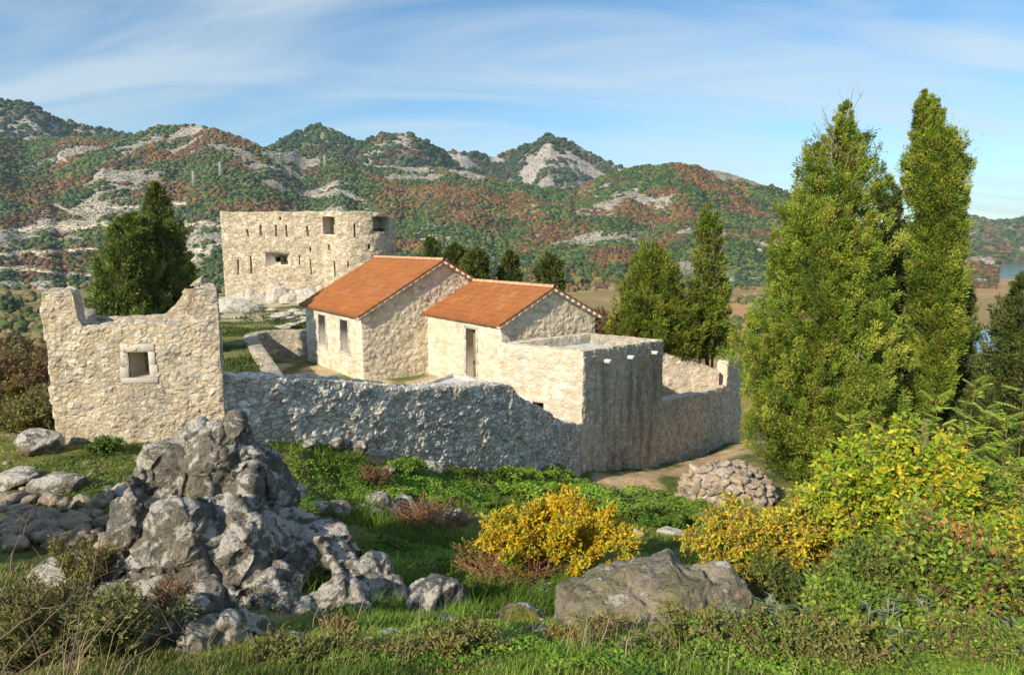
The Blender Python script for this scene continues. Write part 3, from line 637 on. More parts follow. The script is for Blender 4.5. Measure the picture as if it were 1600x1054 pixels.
# outward side must face the courtyard
o = mb.build('terrace_wall', M_stone); tag(o, 'curved low retaining wall with pale flat top bordering the upper lawn', 'wall')
# low cistern behind the enclosure wall
q = [P(648, 597.5, z=1.25), P(778, 604, z=1.25), P(742, 587, z=1.25), P(706, 584.5, z=1.25)]
q[0] = P(643, 602, z=1.4); q[1] = P(772, 612, z=1.4)
cis = thing('cistern', 'low square cistern with pale slab cover just behind the enclosure wall', 'cistern', tuple(q[0]))
mb = MB(); cor2 = [q[0], q[1], P(780, 599, z=1.4), P(708, 581.5, z=1.4)]
for i in range(4):
    a, b = cor2[i], cor2[(i+1) % 4]; stone_sheet(mb, [a[:2], b[:2]], -.3, 1.4, res=.06, style=ST_HOUSE, seed=820)
ins = inset(cor2, .22)
for i in range(4):
    j = (i+1) % 4; a, b = cor2[i], cor2[j]; ia = np.append(ins[i], 1.4); ib = np.append(ins[j], 1.4)
    flat_patch(mb, a, b, ib, ia, res=.05, style=ST_HOUSE); d = np.array([0, 0, .2]); flat_patch(mb, ia, ib, ib-d, ia-d, res=.08, style=ST_HOUSE, up=(0, 0, 0))
mb.build('wall', M_stone, cis); mb = MB(); mb.add([np.append(p, 1.3) for p in inset(cor2, .2)], np.array([(0, 1, 2, 3)]), (.52, .54, .54)); mb.build('slab', M_slab, cis)

# ------------------------------------------------------------------ terrain
ctrl = []
def cp(*a): ctrl.append(tuple(a))
for x, y, z in ((0, 0, 4.62), (-2.5, 0, 4.7), (3, 0, 4.5), (0, -6, 5.6), (-8, -4, 5.2), (8, -5, 5.0), (-6, 3, 4.1)): cp(x, y, z)
for px, py, d in ((800, 1054, 3.6), (500, 1054, 3.7), (200, 1054, 3.9), (-100, 1054, 4.1), (1200, 1054, 3.7), (1600, 1054, 3.8), (1800, 1000, 4.6),
                  (1000, 1000, 5.0), (750, 990, 5.4), (860, 930, 8.2), (650, 880, 9.2), (860, 850, 11.2), (600, 800, 12.3), (700, 780, 14.0), (800, 800, 14.5),
                  (980, 800, 16.5), (1150, 800, 19.0), (900, 765, 19.6), (1040, 740, 24.5), (1250, 790, 20), (1300, 765, 23.5), (1160, 692, 34), (1250, 700, 34),
                  (1400, 900, 8.6), (1250, 950, 6.8), (1600, 880, 9.5), (1400, 820, 14), (1600, 800, 16), (1450, 760, 24), (1700, 740, 24),
                  (300, 1000, 4.9), (480, 960, 6.4), (480, 800, 10.4), (430, 715, 12.4), (230, 720, 11.2), (90, 705, 11.6), (0, 720, 11.0), (-150, 760, 10), (60, 780, 9.0), (150, 800, 8.6), (0, 880, 6.6), (120, 900, 6.4), (-150, 900, 6.5),
                  (0, 640, 17), (20, 600, 24), (-200, 640, 20), (-100, 600, 28)): cp(*P(px, py, d=d))
for px in (345, 430, 520, 610, 690, 790, 860, 905):
    t, q = hit(px, 600, S_, cdir); cp(q[0]+.35*cdir[1], q[1]-.35*cdir[0], float(cbase(t)))
for k in (0, .5, 1.0): q = B_[:2]+tBC*LBC*k+nBC*.3; cp(q[0], q[1], zBb+(zCb-zBb)*k)
for k in (.5, 1.0): q = C2+W2d*Lw*k; cp(q[0]+.3, q[1]-.3, float(wbase(Lw*k)))
for x, y, z in ((-4, 24, -1.6), (-8, 30, -1.5), (0, 28, -3.5), (-14, 36, -1.5), (-16, 26, -.5), (-10, 19, .8), (-20, 48, -2), (-3, 42, -5), (8, 42, -8), (-22, 30, -1.5), (-25, 20, -.5), (-18, 14, .6),
                (18, 42, -9.5), (28, 34, -9), (24, 20, -4), (18, 8, 1), (34, 10, -3), (45, 25, -14), (30, 60, -17), (0, 75, -16), (-25, 75, -14), (-45, 55, -12), (-48, 25, -9), (-40, -5, -3), (40, -8, -2), (0, -30, 4), (-20, -25, 2), (25, -25, 1)): cp(x, y, z)
CT = np.array(ctrl, float)
def tps_fit(X, Z, lam=.02):
    n = len(X); d = np.linalg.norm(X[:, None]-X[None], axis=-1); K = np.where(d > 0, d*d*np.log(d+1e-12), 0)+lam*np.eye(n)
    Pm = np.concatenate([np.ones((n, 1)), X], 1); A = np.zeros((n+3, n+3)); A[:n, :n] = K; A[:n, n:] = Pm; A[n:, :n] = Pm.T
    return np.linalg.solve(A, np.concatenate([Z, np.zeros(3)]))
TW = tps_fit(CT[:, :2], CT[:, 2])
CH = [np.array(q) for q in [((1270-800)/1000*195, 195), (.605*238, 238), (.735*306, 306), (.92*370, 370), (1.2*480, 480)]]
def seg_dist(x, y, pts):
    d = np.full(x.shape, 1e9)
    for a, b in zip(pts[:-1], pts[1:]):
        ab = b-a; t = np.clip(((x-a[0])*ab[0]+(y-a[1])*ab[1])/(ab@ab), 0, 1); d = np.minimum(d, np.hypot(x-a[0]-t*ab[0], y-a[1]-t*ab[1]))
    return d
def ground_z(x, y, detail=True):
    x = np.asarray(x, float); y = np.asarray(y, float); sh = x.shape; x = x.ravel(); y = y.ravel()
    rho = np.hypot(x, y-18); out = np.full(x.shape, -39.2)
    m = rho < 170; k = np.minimum(1, 48/np.maximum(rho, 1e-6)); xs = x*k; ys = 18+(y-18)*k
    idx = np.where(m)[0]
    for c in np.array_split(idx, max(1, len(idx)//20000)):
        if not len(c): continue
        q = np.stack([xs[c], ys[c]], -1); d = np.linalg.norm(q[:, None]-CT[None, :, :2], axis=-1); d = d*d*np.log(d+1e-12)
        out[c] = d@TW[:-3]+TW[-3]+q@TW[-2:]
    w = sst(34, 150, rho); out = np.where(m, out*(1-w)-39.2*w, out)
    p = np.stack([x, y, x*0], -1)
    if detail:
        near = rho < 60
        bump = .30*(fbm(p*.45, 4, 3)-.5)+.14*(fbm(p*1.7, 3, 5)-.5)
        out = out+np.where(near, bump, 0)+np.where(rho < 160, (fbm(p*.06, 3, 8)-.5)*6*sst(45, 90, rho)*(1-sst(120, 160, rho)), 0)
    far = rho > 150
    out = out+np.where(far, (fbm(p*.01, 4, 14)-.5)*1.4, 0)
    nz = (fbm(p*.02, 4, 15)-.5)*30
    ch = seg_dist(x, y, CH)+nz*.5
    out = np.where(far & (ch < 22), -39.0-3.5*sst(22, 14, ch), out)
    lk = (y > 830+nz*3) & (y < 1500+nz*2) & (x > .55*y+nz*3)
    out = np.where(lk, -42, out)
    return out.reshape(sh)
def pip(x, y, poly):
    ins_ = np.zeros(np.shape(x), bool); n = len(poly); j = n-1
    for i in range(n):
        xi, yi = poly[i][0], poly[i][1]; xj, yj = poly[j][0], poly[j][1]
        c = ((yi > y) != (yj > y)) & (x < (xj-xi)*(y-yi)/(yj-yi+1e-12)+xi); ins_ ^= c; j = i
    return ins_
cs_mid = cs + .25*np.stack([-np.gradient(cs[:, 1]), np.gradient(cs[:, 0])], -1)/np.linalg.norm(np.gradient(cs, axis=0), axis=1)[:, None]
court = [(-6.4, 14.2), tuple(S_+cdir*1.5+np.array([-cdir[1], cdir[0]])*.3), tuple(S_+cdir*Lc*.70+np.array([-cdir[1], cdir[0]])*.3), tuple(A_[:2]+[.1, .1]), tuple(D_[:2]), (3.2, 30), (-3, 40), (-9.8, 37)]+[tuple(q) for q in cs_mid[::-1]]
terr = [(-6.4, 14.2)]+[tuple(q) for q in cs_mid]+[(-9.8, 37), (-3, 42), (-6, 62), (-26, 62), (-25, 48), (-17, 26), (-10.6, 17.0)]
path_c = [np.array(P(x, y, d=d)[:2]) for x, y, d in ((940, 765, 20.6), (1000, 745, 24), (1080, 720, 28), (1150, 700, 33), (1260, 690, 38))]
def ground_col(x, y, z):
    p = np.stack([x, y, x*0], -1); rho = np.hypot(x, y-18)
    g = np.array((.075, .105, .022)); s_ = np.array((.30, .235, .145)); dry = np.array((.20, .17, .06))
    a = sst(.56, .70, fbm(p*.55, 5, 31))[:, None]*.7; b = sst(.4, .65, fbm(p*.9+7, 4, 33))[:, None]*.6
    c = g*(1-b)+dry*b; c = c*(1-a)+s_*a
    pd = seg_dist(x, y, path_c)+(vn(p*1.5, 3)-.5)*1.2; w = (1-sst(.5, 1.4, pd))[:, None]; c = c*(1-w)+np.array((.46, .34, .20))*w
    # slopes and plain
    sc_ = np.array((.13, .12, .05)); w = sst(28, 45, rho)[:, None]; n = fbm(p*.08, 4, 41)[:, None]; c = c*(1-w)+(sc_*(.6+.8*n)+np.array((.10, .04, 0))*n*.6)*w
    w = sst(130, 200, rho)[:, None]; n1 = sst(.45, .55, fbm(p*np.array([.006, .012, 1]), 4, 43))[:, None]; n2 = sst(.5, .6, fbm(p*.02, 4, 44))[:, None]
    fld = np.array((.38, .235, .12))*(1-n1)+np.array((.27, .21, .09))*n1; fld = fld*(1-n2*.35)+np.array((.16, .15, .05))*n2*.35
    lf = (x < -.25*y)[:, None]; fld = np.where(lf, fld*.45+np.array((.13, .15, .05))*.6, fld)
    c = c*(1-w)+fld*w
    return c*(.85+.3*fbm(p*3.1, 3, 47))[:, None]
az = np.radians(np.concatenate([np.linspace(-180, -62, 40)[:-1], np.linspace(-62, -46, 30)[:-1], np.linspace(-46, 46, 620), np.linspace(46, 62, 30)[1:], np.linspace(62, 180, 40)[1:]]))
rr = np.exp(np.linspace(math.log(.5), math.log(4500), 640))
AZ, RR = np.meshgrid(az, rr, indexing='ij'); X = (RR*np.sin(AZ)).ravel(); Y = (RR*np.cos(AZ)).ravel(); Z = ground_z(X, Y)
inside = pip(X, Y, court) | pip(X, Y, terr); Z = np.where(inside, np.minimum(Z, -.6), Z)
m, n = AZ.shape; I = np.arange(m*n).reshape(m, n); F = np.stack([I[:-1, :-1], I[:-1, 1:], I[1:, 1:], I[1:, :-1]], -1).reshape(-1, 4)
V = np.stack([X, Y, Z], -1); col = ground_col(X, Y, Z)
V = np.concatenate([V, [[0, 0, float(ground_z(np.array([0.]), np.array([0.]))[0])]]]); col = np.concatenate([col, col[:1]]); F3 = np.stack([np.full(m-1, m*n), I[:-1, 0], I[1:, 0]], -1)
F = F[:, ::-1]
gr = obj('ground', make_mesh('ground', V, [F3, F], col, True), M_ground); tag(gr, kind='structure')
def inner_ground(name, poly, zf, colf, res=.16):
    pl = np.array(poly); xs = np.arange(pl[:, 0].min()-.3, pl[:, 0].max()+.3, res); ys = np.arange(pl[:, 1].min()-.3, pl[:, 1].max()+.3, res)
    X, Y = np.meshgrid(xs, ys, indexing='ij'); m, n = X.shape; I = np.arange(m*n).reshape(m, n)
    keep = pip(X[:-1, :-1]+res/2, Y[:-1, :-1]+res/2, poly).ravel(); F = np.stack([I[:-1, :-1], I[1:, :-1], I[1:, 1:], I[:-1, 1:]], -1).reshape(-1, 4)[keep]
    u, inv = np.unique(F, return_inverse=True); F = inv.reshape(F.shape); x = X.ravel()[u]; y = Y.ravel()[u]
    o = obj(name, make_mesh(name, np.stack([x, y, zf(x, y)], -1), F, colf(x, y), True), M_ground); tag(o, kind='structure'); return o
def court_z(x, y):
    p = np.stack([x, y, x*0], -1); return .10*(fbm(p*.8, 4, 52)-.5)
def terr_z(x, y):
    p = np.stack([x, y, x*0], -1); return 1.40+.12*(fbm(p*.7, 4, 53)-.5)+.5*sst(41, 49, y)*(fbm(p*.6, 4, 54)+.3)
def mixn(p, sc, a, b, lo, hi, s): w = sst(lo, hi, fbm(p*sc, 5, s))[:, None]; return np.array(a)*(1-w)+np.array(b)*w
inner_ground('courtyard', court, court_z, lambda x, y: mixn(np.stack([x, y, x*0], -1), .6, (.44, .35, .23), (.12, .14, .035), .42, .55, 61))
def tcol(x, y):
    p = np.stack([x, y, x*0], -1); c = mixn(p, .8, (.055, .09, .02), (.16, .17, .05), .45, .65, 62); w = sst(36, 43, y)[:, None]*sst(.38, .6, fbm(p*.9, 5, 63))[:, None]
    return c*(1-w)+np.array((.42, .37, .27))*w
inner_ground('lawn_terrace', terr, terr_z, tcol)
# lake and river
wm = bpy.data.materials.new('water'); wm.use_nodes = True; b = wm.node_tree.nodes['Principled BSDF']; b.inputs['Base Color'].default_value = (.03, .055, .06, 1); b.inputs['Roughness'].default_value = .12
nn = N(wm.node_tree, 'ShaderNodeTexNoise'); nn.inputs['Scale'].default_value = .6; nn.inputs['Detail'].default_value = 3; bb = N(wm.node_tree, 'ShaderNodeBump'); bb.inputs['Distance'].default_value = .05
g_ = N(wm.node_tree, 'ShaderNodeNewGeometry'); wm.node_tree.links.new(g_.outputs['Position'], nn.inputs['Vector']); wm.node_tree.links.new(nn.outputs[0], bb.inputs['Height']); wm.node_tree.links.new(bb.outputs[0], b.inputs['Normal'])
wv = np.array([(-3000, 150, -40.2), (4200, 150, -40.2), (4200, 4200, -40.2), (-3000, 4200, -40.2)], float); lk = obj('lake', make_mesh('lake', wv, np.array([(0, 1, 2, 3)])), wm); tag(lk, kind='structure')

# ------------------------------------------------------------------ hills with their maquis
def ico(sub):
    t = (1+5**.5)/2; V = [(-1, t, 0), (1, t, 0), (-1, -t, 0), (1, -t, 0), (0, -1, t), (0, 1, t), (0, -1, -t), (0, 1, -t), (t, 0, -1), (t, 0, 1), (-t, 0, -1), (-t, 0, 1)]
    F = [(0, 11, 5), (0, 5, 1), (0, 1, 7), (0, 7, 10), (0, 10, 11), (1, 5, 9), (5, 11, 4), (11, 10, 2), (10, 7, 6), (7, 1, 8), (3, 9, 4), (3, 4, 2), (3, 2, 6), (3, 6, 8), (3, 8, 9), (4, 9, 5), (2, 4, 11), (6, 2, 10), (8, 6, 7), (9, 8, 1)]
    V = [np.array(v)/np.linalg.norm(v) for v in V]
    for _ in range(sub):
        c = {}; G = []
        def mid(a, b):
            k = (min(a, b), max(a, b))
            if k not in c: v = V[a]+V[b]; c[k] = len(V); V.append(v/np.linalg.norm(v))
            return c[k]
        for a, b, d in F:
            x, y, z = mid(a, b), mid(b, d), mid(d, a); G += [(a, x, z), (b, y, x), (d, z, y), (x, y, z)]
        F = G
    return np.array(V), np.array(F)
ICO = {k: ico(k) for k in range(0, 6)}
def scatter_blobs(mb, pos, rad, col, seed, sub=1, flat=.8):
    r = np.random.default_rng(seed); V0, F0_ = ICO[sub]; keep = V0[F0_][:, :, 2].max(1) > -.25; F0_ = F0_[keep]
    n = len(pos); K = 6; which = r.integers(0, K, n)
    for k in range(K):
        i = np.where(which == k)[0]
        if not len(i): continue
        Vp = V0*(1+.55*(r.random((len(V0), 1))-.5)); a = r.random(len(i))*6.28; ca, sa = np.cos(a), np.sin(a)
        x = Vp[:, 0][None]*ca[:, None]-Vp[:, 1][None]*sa[:, None]; y = Vp[:, 0][None]*sa[:, None]+Vp[:, 1][None]*ca[:, None]; z = np.broadcast_to(Vp[:, 2]*flat+.25, x.shape)
        P_ = np.stack([x, y, z], -1)*rad[i][:, None, None]+pos[i][:, None, :]
        Fi = F0_[None]+(np.arange(len(i))*len(V0))[:, None, None]
        cc = col[i][:, None, :]*(.78+.44*r.random((len(i), len(V0), 1)))
        mb.add(P_.reshape(-1, 3), Fi.reshape(-1, 3), cc.reshape(-1, 3))
MAQ = dict(green=[(.035, .075, .028), (.050, .098, .034), (.08, .12, .038), (.03, .058, .034), (.11, .13, .045)], rust=[(.15, .075, .035), (.19, .115, .04), (.11, .06, .05), (.15, .13, .045), (.09, .065, .055)])
def make_hill(ridge, D0, D1, nbush, rb, seed, nx=620, ny=170, x0=-260, x1=1900, tint=(1, 1, 1), rough=22., cover=.5, rust=.4, label=None, tracks=(), fold=1.0):
    rx, ry = np.array([q[0] for q in ridge], float), np.array([q[1] for q in ridge], float)
    def surf(px, t):
        u = (px-800)/1000/1.005; yr = np.interp(px, rx, ry)
        p1 = np.stack([px*.014, px*0, px*0+seed], -1); yr = yr+(fbm(np.stack([px*.06, px*0, px*0+seed*3], -1), 4, 77)-.5)*7
        v = (yr-527)/1000; s = (sT+v*cT)/(cT-v*sT); d1 = D1*(1+.12*(vn(p1, seed)-.5)); d0 = D0*(1+.10*(vn(p1*2, seed+1)-.5)); d = d0+(d1-d0)*t
        zr = CAMZ-s*d1; tt = np.clip(t, 0, 1)
        x = u*d; y = d; p = np.stack([x, y, x*0+seed*50], -1)
        sh = .55*tt+.45*tt**1.7; body = -39.6+(zr+39.6)*sh
        w = np.clip(tt*(1-tt)*4, 0, 1)
        zz = body+w*((ridg(p*.0028, 4, seed)-.62)*rough*1.5*fold+(fbm(p*.012, 4, seed+5)-.5)*rough*.9)+w*(ridg(p*.03, 3, seed+9)-.6)*5
        zz = np.where(t > 1, zr-(t-1)*(zr+40)*1.2, zz)
        return x, y, zz
    def forest(x, y): p = np.stack([x, y, x*0+seed*50], -1); return fbm(p*np.array([.010, .013, 1]), 5, seed+20)
    px = np.linspace(x0, x1, nx); t = np.concatenate([np.linspace(-.05, 1, ny), np.linspace(1, 1.5, 14)[1:]]); PX, T = np.meshgrid(px, t, indexing='ij')
    X, Y, Z = surf(PX.ravel(), T.ravel()); m, n = PX.shape; I = np.arange(m*n).reshape(m, n); F = np.stack([I[:-1, :-1], I[1:, :-1], I[1:, 1:], I[:-1, 1:]], -1).reshape(-1, 4)
    p = np.stack([X, Y, Z], -1); f = forest(X, Y); rock = np.array((.30, .28, .25)); soil = np.array((.13, .12, .06))
    w = (1-sst(.44, .54, f)*.8)[:, None]; c = rock*w+soil*(1-w); c = c*(.65+.6*fbm(p*.09, 4, 88))[:, None]
    tm = np.zeros(len(X))
    for (tp, wd_, xa, xb) in tracks:
        q = np.abs(T.ravel()-(tp+.05*(vn(np.stack([PX.ravel()*.006, PX.ravel()*0, PX.ravel()*0+tp*99], -1), 3)-.5))); k = (1-sst(.6, 1.2, q/wd_))*((PX.ravel() > xa) & (PX.ravel() < xb)); tm = np.maximum(tm, k)
    c = c*(1-tm[:, None])+np.array((.50, .44, .33))*tm[:, None]
    h = obj('hill', make_mesh('hill', p, F, c, True), M_hill); tag(h, kind='structure')
    r = np.random.default_rng(seed); bp = r.uniform(x0, x1, nbush*3); bt = r.random(nbush*3)**.85*1.03; bx, by, bz = surf(bp, bt); f = forest(bx, by)
    p = np.stack([bx, by, bx*0], -1); f2 = fbm(p*.03, 3, seed+40)
    ok = (f+.55*(f2-.5)+.16*(r.random(len(f))-.5)) > (1-cover)*.62+.19
    for (tp, wd_, xa, xb) in tracks:
        q = np.abs(bt-(tp+.05*(vn(np.stack([bp*.006, bp*0, bp*0+tp*99], -1), 3)-.5))); ok &= ~((q < wd_*1.5) & (bp > xa) & (bp < xb))
    idx = np.where(ok)[0][:nbush]; pos = np.stack([bx, by, bz], -1)[idx]; rad = rb*(.35+1.25*r.random(len(idx))**2.2)*(by[idx]/D1)**.4
    rn = fbm(pos*np.array([.016, .016, 0])+seed, 4, seed+60)+.26*(r.random(len(idx))-.5); isr = rn > (1-rust)*.30+.385
    G = np.array(MAQ['green'])[r.integers(0, 5, len(idx))]; Rr = np.array(MAQ['rust'])[r.integers(0, 5, len(idx))]; colr = np.where(isr[:, None], Rr, G)*np.array(tint)*(.6+.8*fbm(pos*.03, 3, seed+70))[:, None]  # on the far hills tint paints distance haze into the scrub colour
    nk = np.where(~ok)[0][:int(nbush*.35)]; rp = np.stack([bx, by, bz], -1)[nk]; rr2 = rb*(.12+.45*r.random(len(nk))**2)
    rc = np.array((.33, .31, .275))*(.6+.7*r.random(len(nk)))[:, None]; mg = r.random(len(nk)) < .55; rc[mg] = np.array((.10, .11, .05))
    mbr = MB(); scatter_blobs(mbr, rp, rr2, rc, seed+2, 0, .6); tag(mbr.build('scree', M_hill), label.replace('maquis', 'scree').replace('scrub', 'scree'), 'rocks', kind='stuff')
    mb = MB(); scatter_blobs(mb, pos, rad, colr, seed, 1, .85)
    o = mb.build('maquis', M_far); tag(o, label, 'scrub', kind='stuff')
    return surf
main_ridge = [(-300, 200), (0, 218), (60, 216), (170, 217), (225, 214), (255, 200), (285, 196), (318, 195), (345, 203), (380, 212), (410, 226), (440, 238), (490, 236), (530, 238), (560, 252), (600, 258), (660, 262), (700, 262), (740, 270), (790, 282), (830, 291), (880, 297), (910, 290), (950, 272), (1000, 258), (1050, 256), (1100, 264), (1150, 276), (1200, 292), (1232, 306), (1290, 335), (1350, 362), (1420, 384), (1500, 402), (1700, 420), (1950, 430)]
SURF = make_hill(main_ridge, 640, 1250, 95000, 3.0, 11, nx=900, ny=230, cover=.68, rust=.36, fold=1.5, x1=1560, label='low green and rust coloured maquis covering the near hillside', tracks=((.30, .010, -300, 420), (.17, .008, -300, 330), (.07, .008, -300, 260), (.43, .008, 60, 300)))
make_hill([(-300, 215), (380, 240), (430, 231), (465, 214), (490, 202), (512, 197), (540, 208), (565, 222), (590, 216), (612, 210), (640, 210), (670, 220), (700, 243), (720, 260), (800, 300), (900, 330)], 1300, 1900, 9000, 7, 21, nx=420, ny=80, x0=350, x1=900, cover=.80, rust=.15, tint=(.6, .72, .85), fold=1.6, label='dark green maquis on the twin rounded peaks behind')  # scrub darkened and blued, haze of distance painted into its colour
make_hill([(600, 260), (690, 240), (715, 236), (745, 240), (775, 246), (800, 238), (830, 222), (858, 211), (885, 220), (915, 236), (945, 252), (975, 266), (1010, 285), (1100, 330)], 2000, 2700, 9000, 8, 31, nx=420, ny=90, x0=600, x1=1100, cover=.60, rust=.15, rough=40, tint=(.6, .65, .8), label='thin scrub on the far pale rocky peak')  # tint puts the blue of distant air into the scrub colour
make_hill([(-400, 120), (-100, 140), (0, 150), (40, 157), (75, 164), (105, 180), (130, 191), (170, 200), (210, 206), (235, 212), (300, 240), (400, 270)], 1400, 2300, 9000, 8, 41, nx=360, ny=90, x0=-300, x1=400, cover=1.0, rust=.05, rough=40, tint=(.42, .58, .8), label='dark scrub on the high mountain at the far left')  # dark wood, its bluish tint also paints in the distance haze
make_hill([(1300, 380), (1440, 345), (1500, 337), (1530, 343), (1560, 346), (1600, 341), (1700, 330), (1850, 310), (2000, 320)], 1560, 2500, 9000, 8, 51, nx=360, ny=80, x0=1300, x1=1950, cover=.55, rust=.3, label='scrub on the hills beyond the lake')

# pylons on the hillside
def pylon(px, t, h, lab):
    x, y, z = [float(q[0]) for q in SURF(np.array([float(px)]), np.array([t]))]; mb = MB()
    def bar(a, b, w=.22):
        a, b = np.array(a, float), np.array(b, float); d = b-a; L = np.linalg.norm(d); d /= L; s = np.cross(d, (0.3, 1, .2)); s /= np.linalg.norm(s); q = np.cross(d, s); mb.box((a+b)/2, d*L/2, s*w, q*w, (.42, .43, .44))
    o = np.array([x, y, z])
    for i in (-1, 1):
        for j in (-1, 1): bar(o+[i*2.2, j*2.2, -1], o+[i*.4, j*.4, h])
    for k in range(5):
        w0 = 2.2-1.8*k/5; w1 = 2.2-1.8*(k+1)/5; bar(o+[-w0, -w0, h*k/5], o+[w1, -w1, h*(k+1)/5], .14); bar(o+[w0, -w0, h*k/5], o+[-w1, -w1, h*(k+1)/5], .14)
    for k, w in ((.78, 5), (.92, 4)): bar(o+[-w, 0, h*k], o+[w, 0, h*k], .2)
    tag(mb.build('pylon', M_dressed), lab, 'pylon', 'power pylons on the hillside')
pylon(514, .86, 22, 'grey lattice pylon on the crest above the tower'); pylon(312, .55, 24, 'grey lattice pylon on the slope left of the tower'); pylon(354, .62, 22, 'grey lattice pylon high on the slope nearest the tower top')

# ------------------------------------------------------------------ foliage builders
def unit(v): return v/np.maximum(np.linalg.norm(v, axis=-1, keepdims=True), 1e-9)
def leaves(mb, pos, d, nrm, L, Wd, col, bend=.25, shape=.45):
    """pointed leaves, folded along the rib: 5 verts, 2 quads-ish"""
    pos, d = np.asarray(pos, float), unit(d); side = unit(np.cross(d, nrm)); nn = unit(np.cross(side, d)); n = len(pos)
    L = np.broadcast_to(np.asarray(L, float), (n,))[:, None]; Wd = np.broadcast_to(np.asarray(Wd, float), (n,))[:, None]
    a = pos; b = pos+d*L*shape+side*Wd*.5+nn*Wd*bend*.5; c = pos+d*L*shape-side*Wd*.5+nn*Wd*bend*.5; e = pos+d*L-nn*L*bend*.35; mid = pos+d*L*shape
    V = np.stack([a, b, e, c, mid], 1).reshape(-1, 3); k = np.arange(n)[:, None]*5
    F = np.concatenate([k+np.array([[0, 1, 2, 4]]), k+np.array([[0, 4, 2, 3]])]); mb.add(V, F, np.repeat(col, 5, 0))
def diamonds(mb, pos, d, nrm, L, Wd, col):
    pos, d = np.asarray(pos, float), unit(d); side = unit(np.cross(d, nrm)); n = len(pos)
    L = np.broadcast_to(np.asarray(L, float), (n,))[:, None]; Wd = np.broadcast_to(np.asarray(Wd, float), (n,))[:, None]
    V = np.stack([pos, pos+d*L*.45+side*Wd*.5, pos+d*L, pos+d*L*.45-side*Wd*.5], 1).reshape(-1, 3); k = np.arange(n)[:, None]*4
    mb.add(V, k+np.array([[0, 1, 2, 3]]), np.repeat(col, 4, 0))
def tube(mb, pts, r0, r1, col, k=6):
    pts = np.asarray(pts, float); n = len(pts); t = unit(np.gradient(pts, axis=0)); ref = np.array([.31, .17, .93]) if abs(t[0, 2]) < .9 else np.array([1., .2, 0])
    s = unit(np.cross(t, ref)); q = np.cross(t, s); r = np.linspace(r0, r1, n)[:, None, None]; a = np.linspace(0, 2*np.pi, k, endpoint=False)
    V = pts[:, None]+r*(s[:, None]*np.cos(a)[None, :, None]+q[:, None]*np.sin(a)[None, :, None]); I = np.arange(n*k).reshape(n, k)
    F = np.stack([I[:-1], I[1:], np.roll(I[1:], -1, 1), np.roll(I[:-1], -1, 1)], -1).reshape(-1, 4); c = np.array(col)
    mb.add(V.reshape(-1, 3), F, c if c.ndim == 1 else np.repeat(c, k, 0))
def twigs(mb, a, b, r, col):     # straight 3-sided twigs, vectorised
    a, b = np.asarray(a, float), np.asarray(b, float); t = unit(b-a); s = unit(np.cross(t, np.array([.3, .5, .8]))); q = np.cross(t, s); n = len(a); V = []
    for e, rr_ in ((a, r), (b, r*.5)):
        for k in range(3): V.append(e+rr_*(s*math.cos(k*2.09)+q*math.sin(k*2.09)))
    V = np.stack(V, 1).reshape(-1, 3); k = np.arange(n)[:, None]*6
    F = np.concatenate([k+np.array([[i, (i+1) % 3, (i+1) % 3+3, i+3]]) for i in range(3)]); mb.add(V, F, np.asarray(col, float) if np.asarray(col).ndim == 1 else np.repeat(col, 6, 0))
PAL_CYP = np.array([(.23, .31, .04), (.19, .28, .035), (.29, .35, .045), (.32, .34, .055), (.14, .22, .03)])
PAL_DARK = np.array([(.08, .12, .028), (.10, .14, .032), (.13, .16, .036), (.065, .10, .026), (.14, .155, .045)])
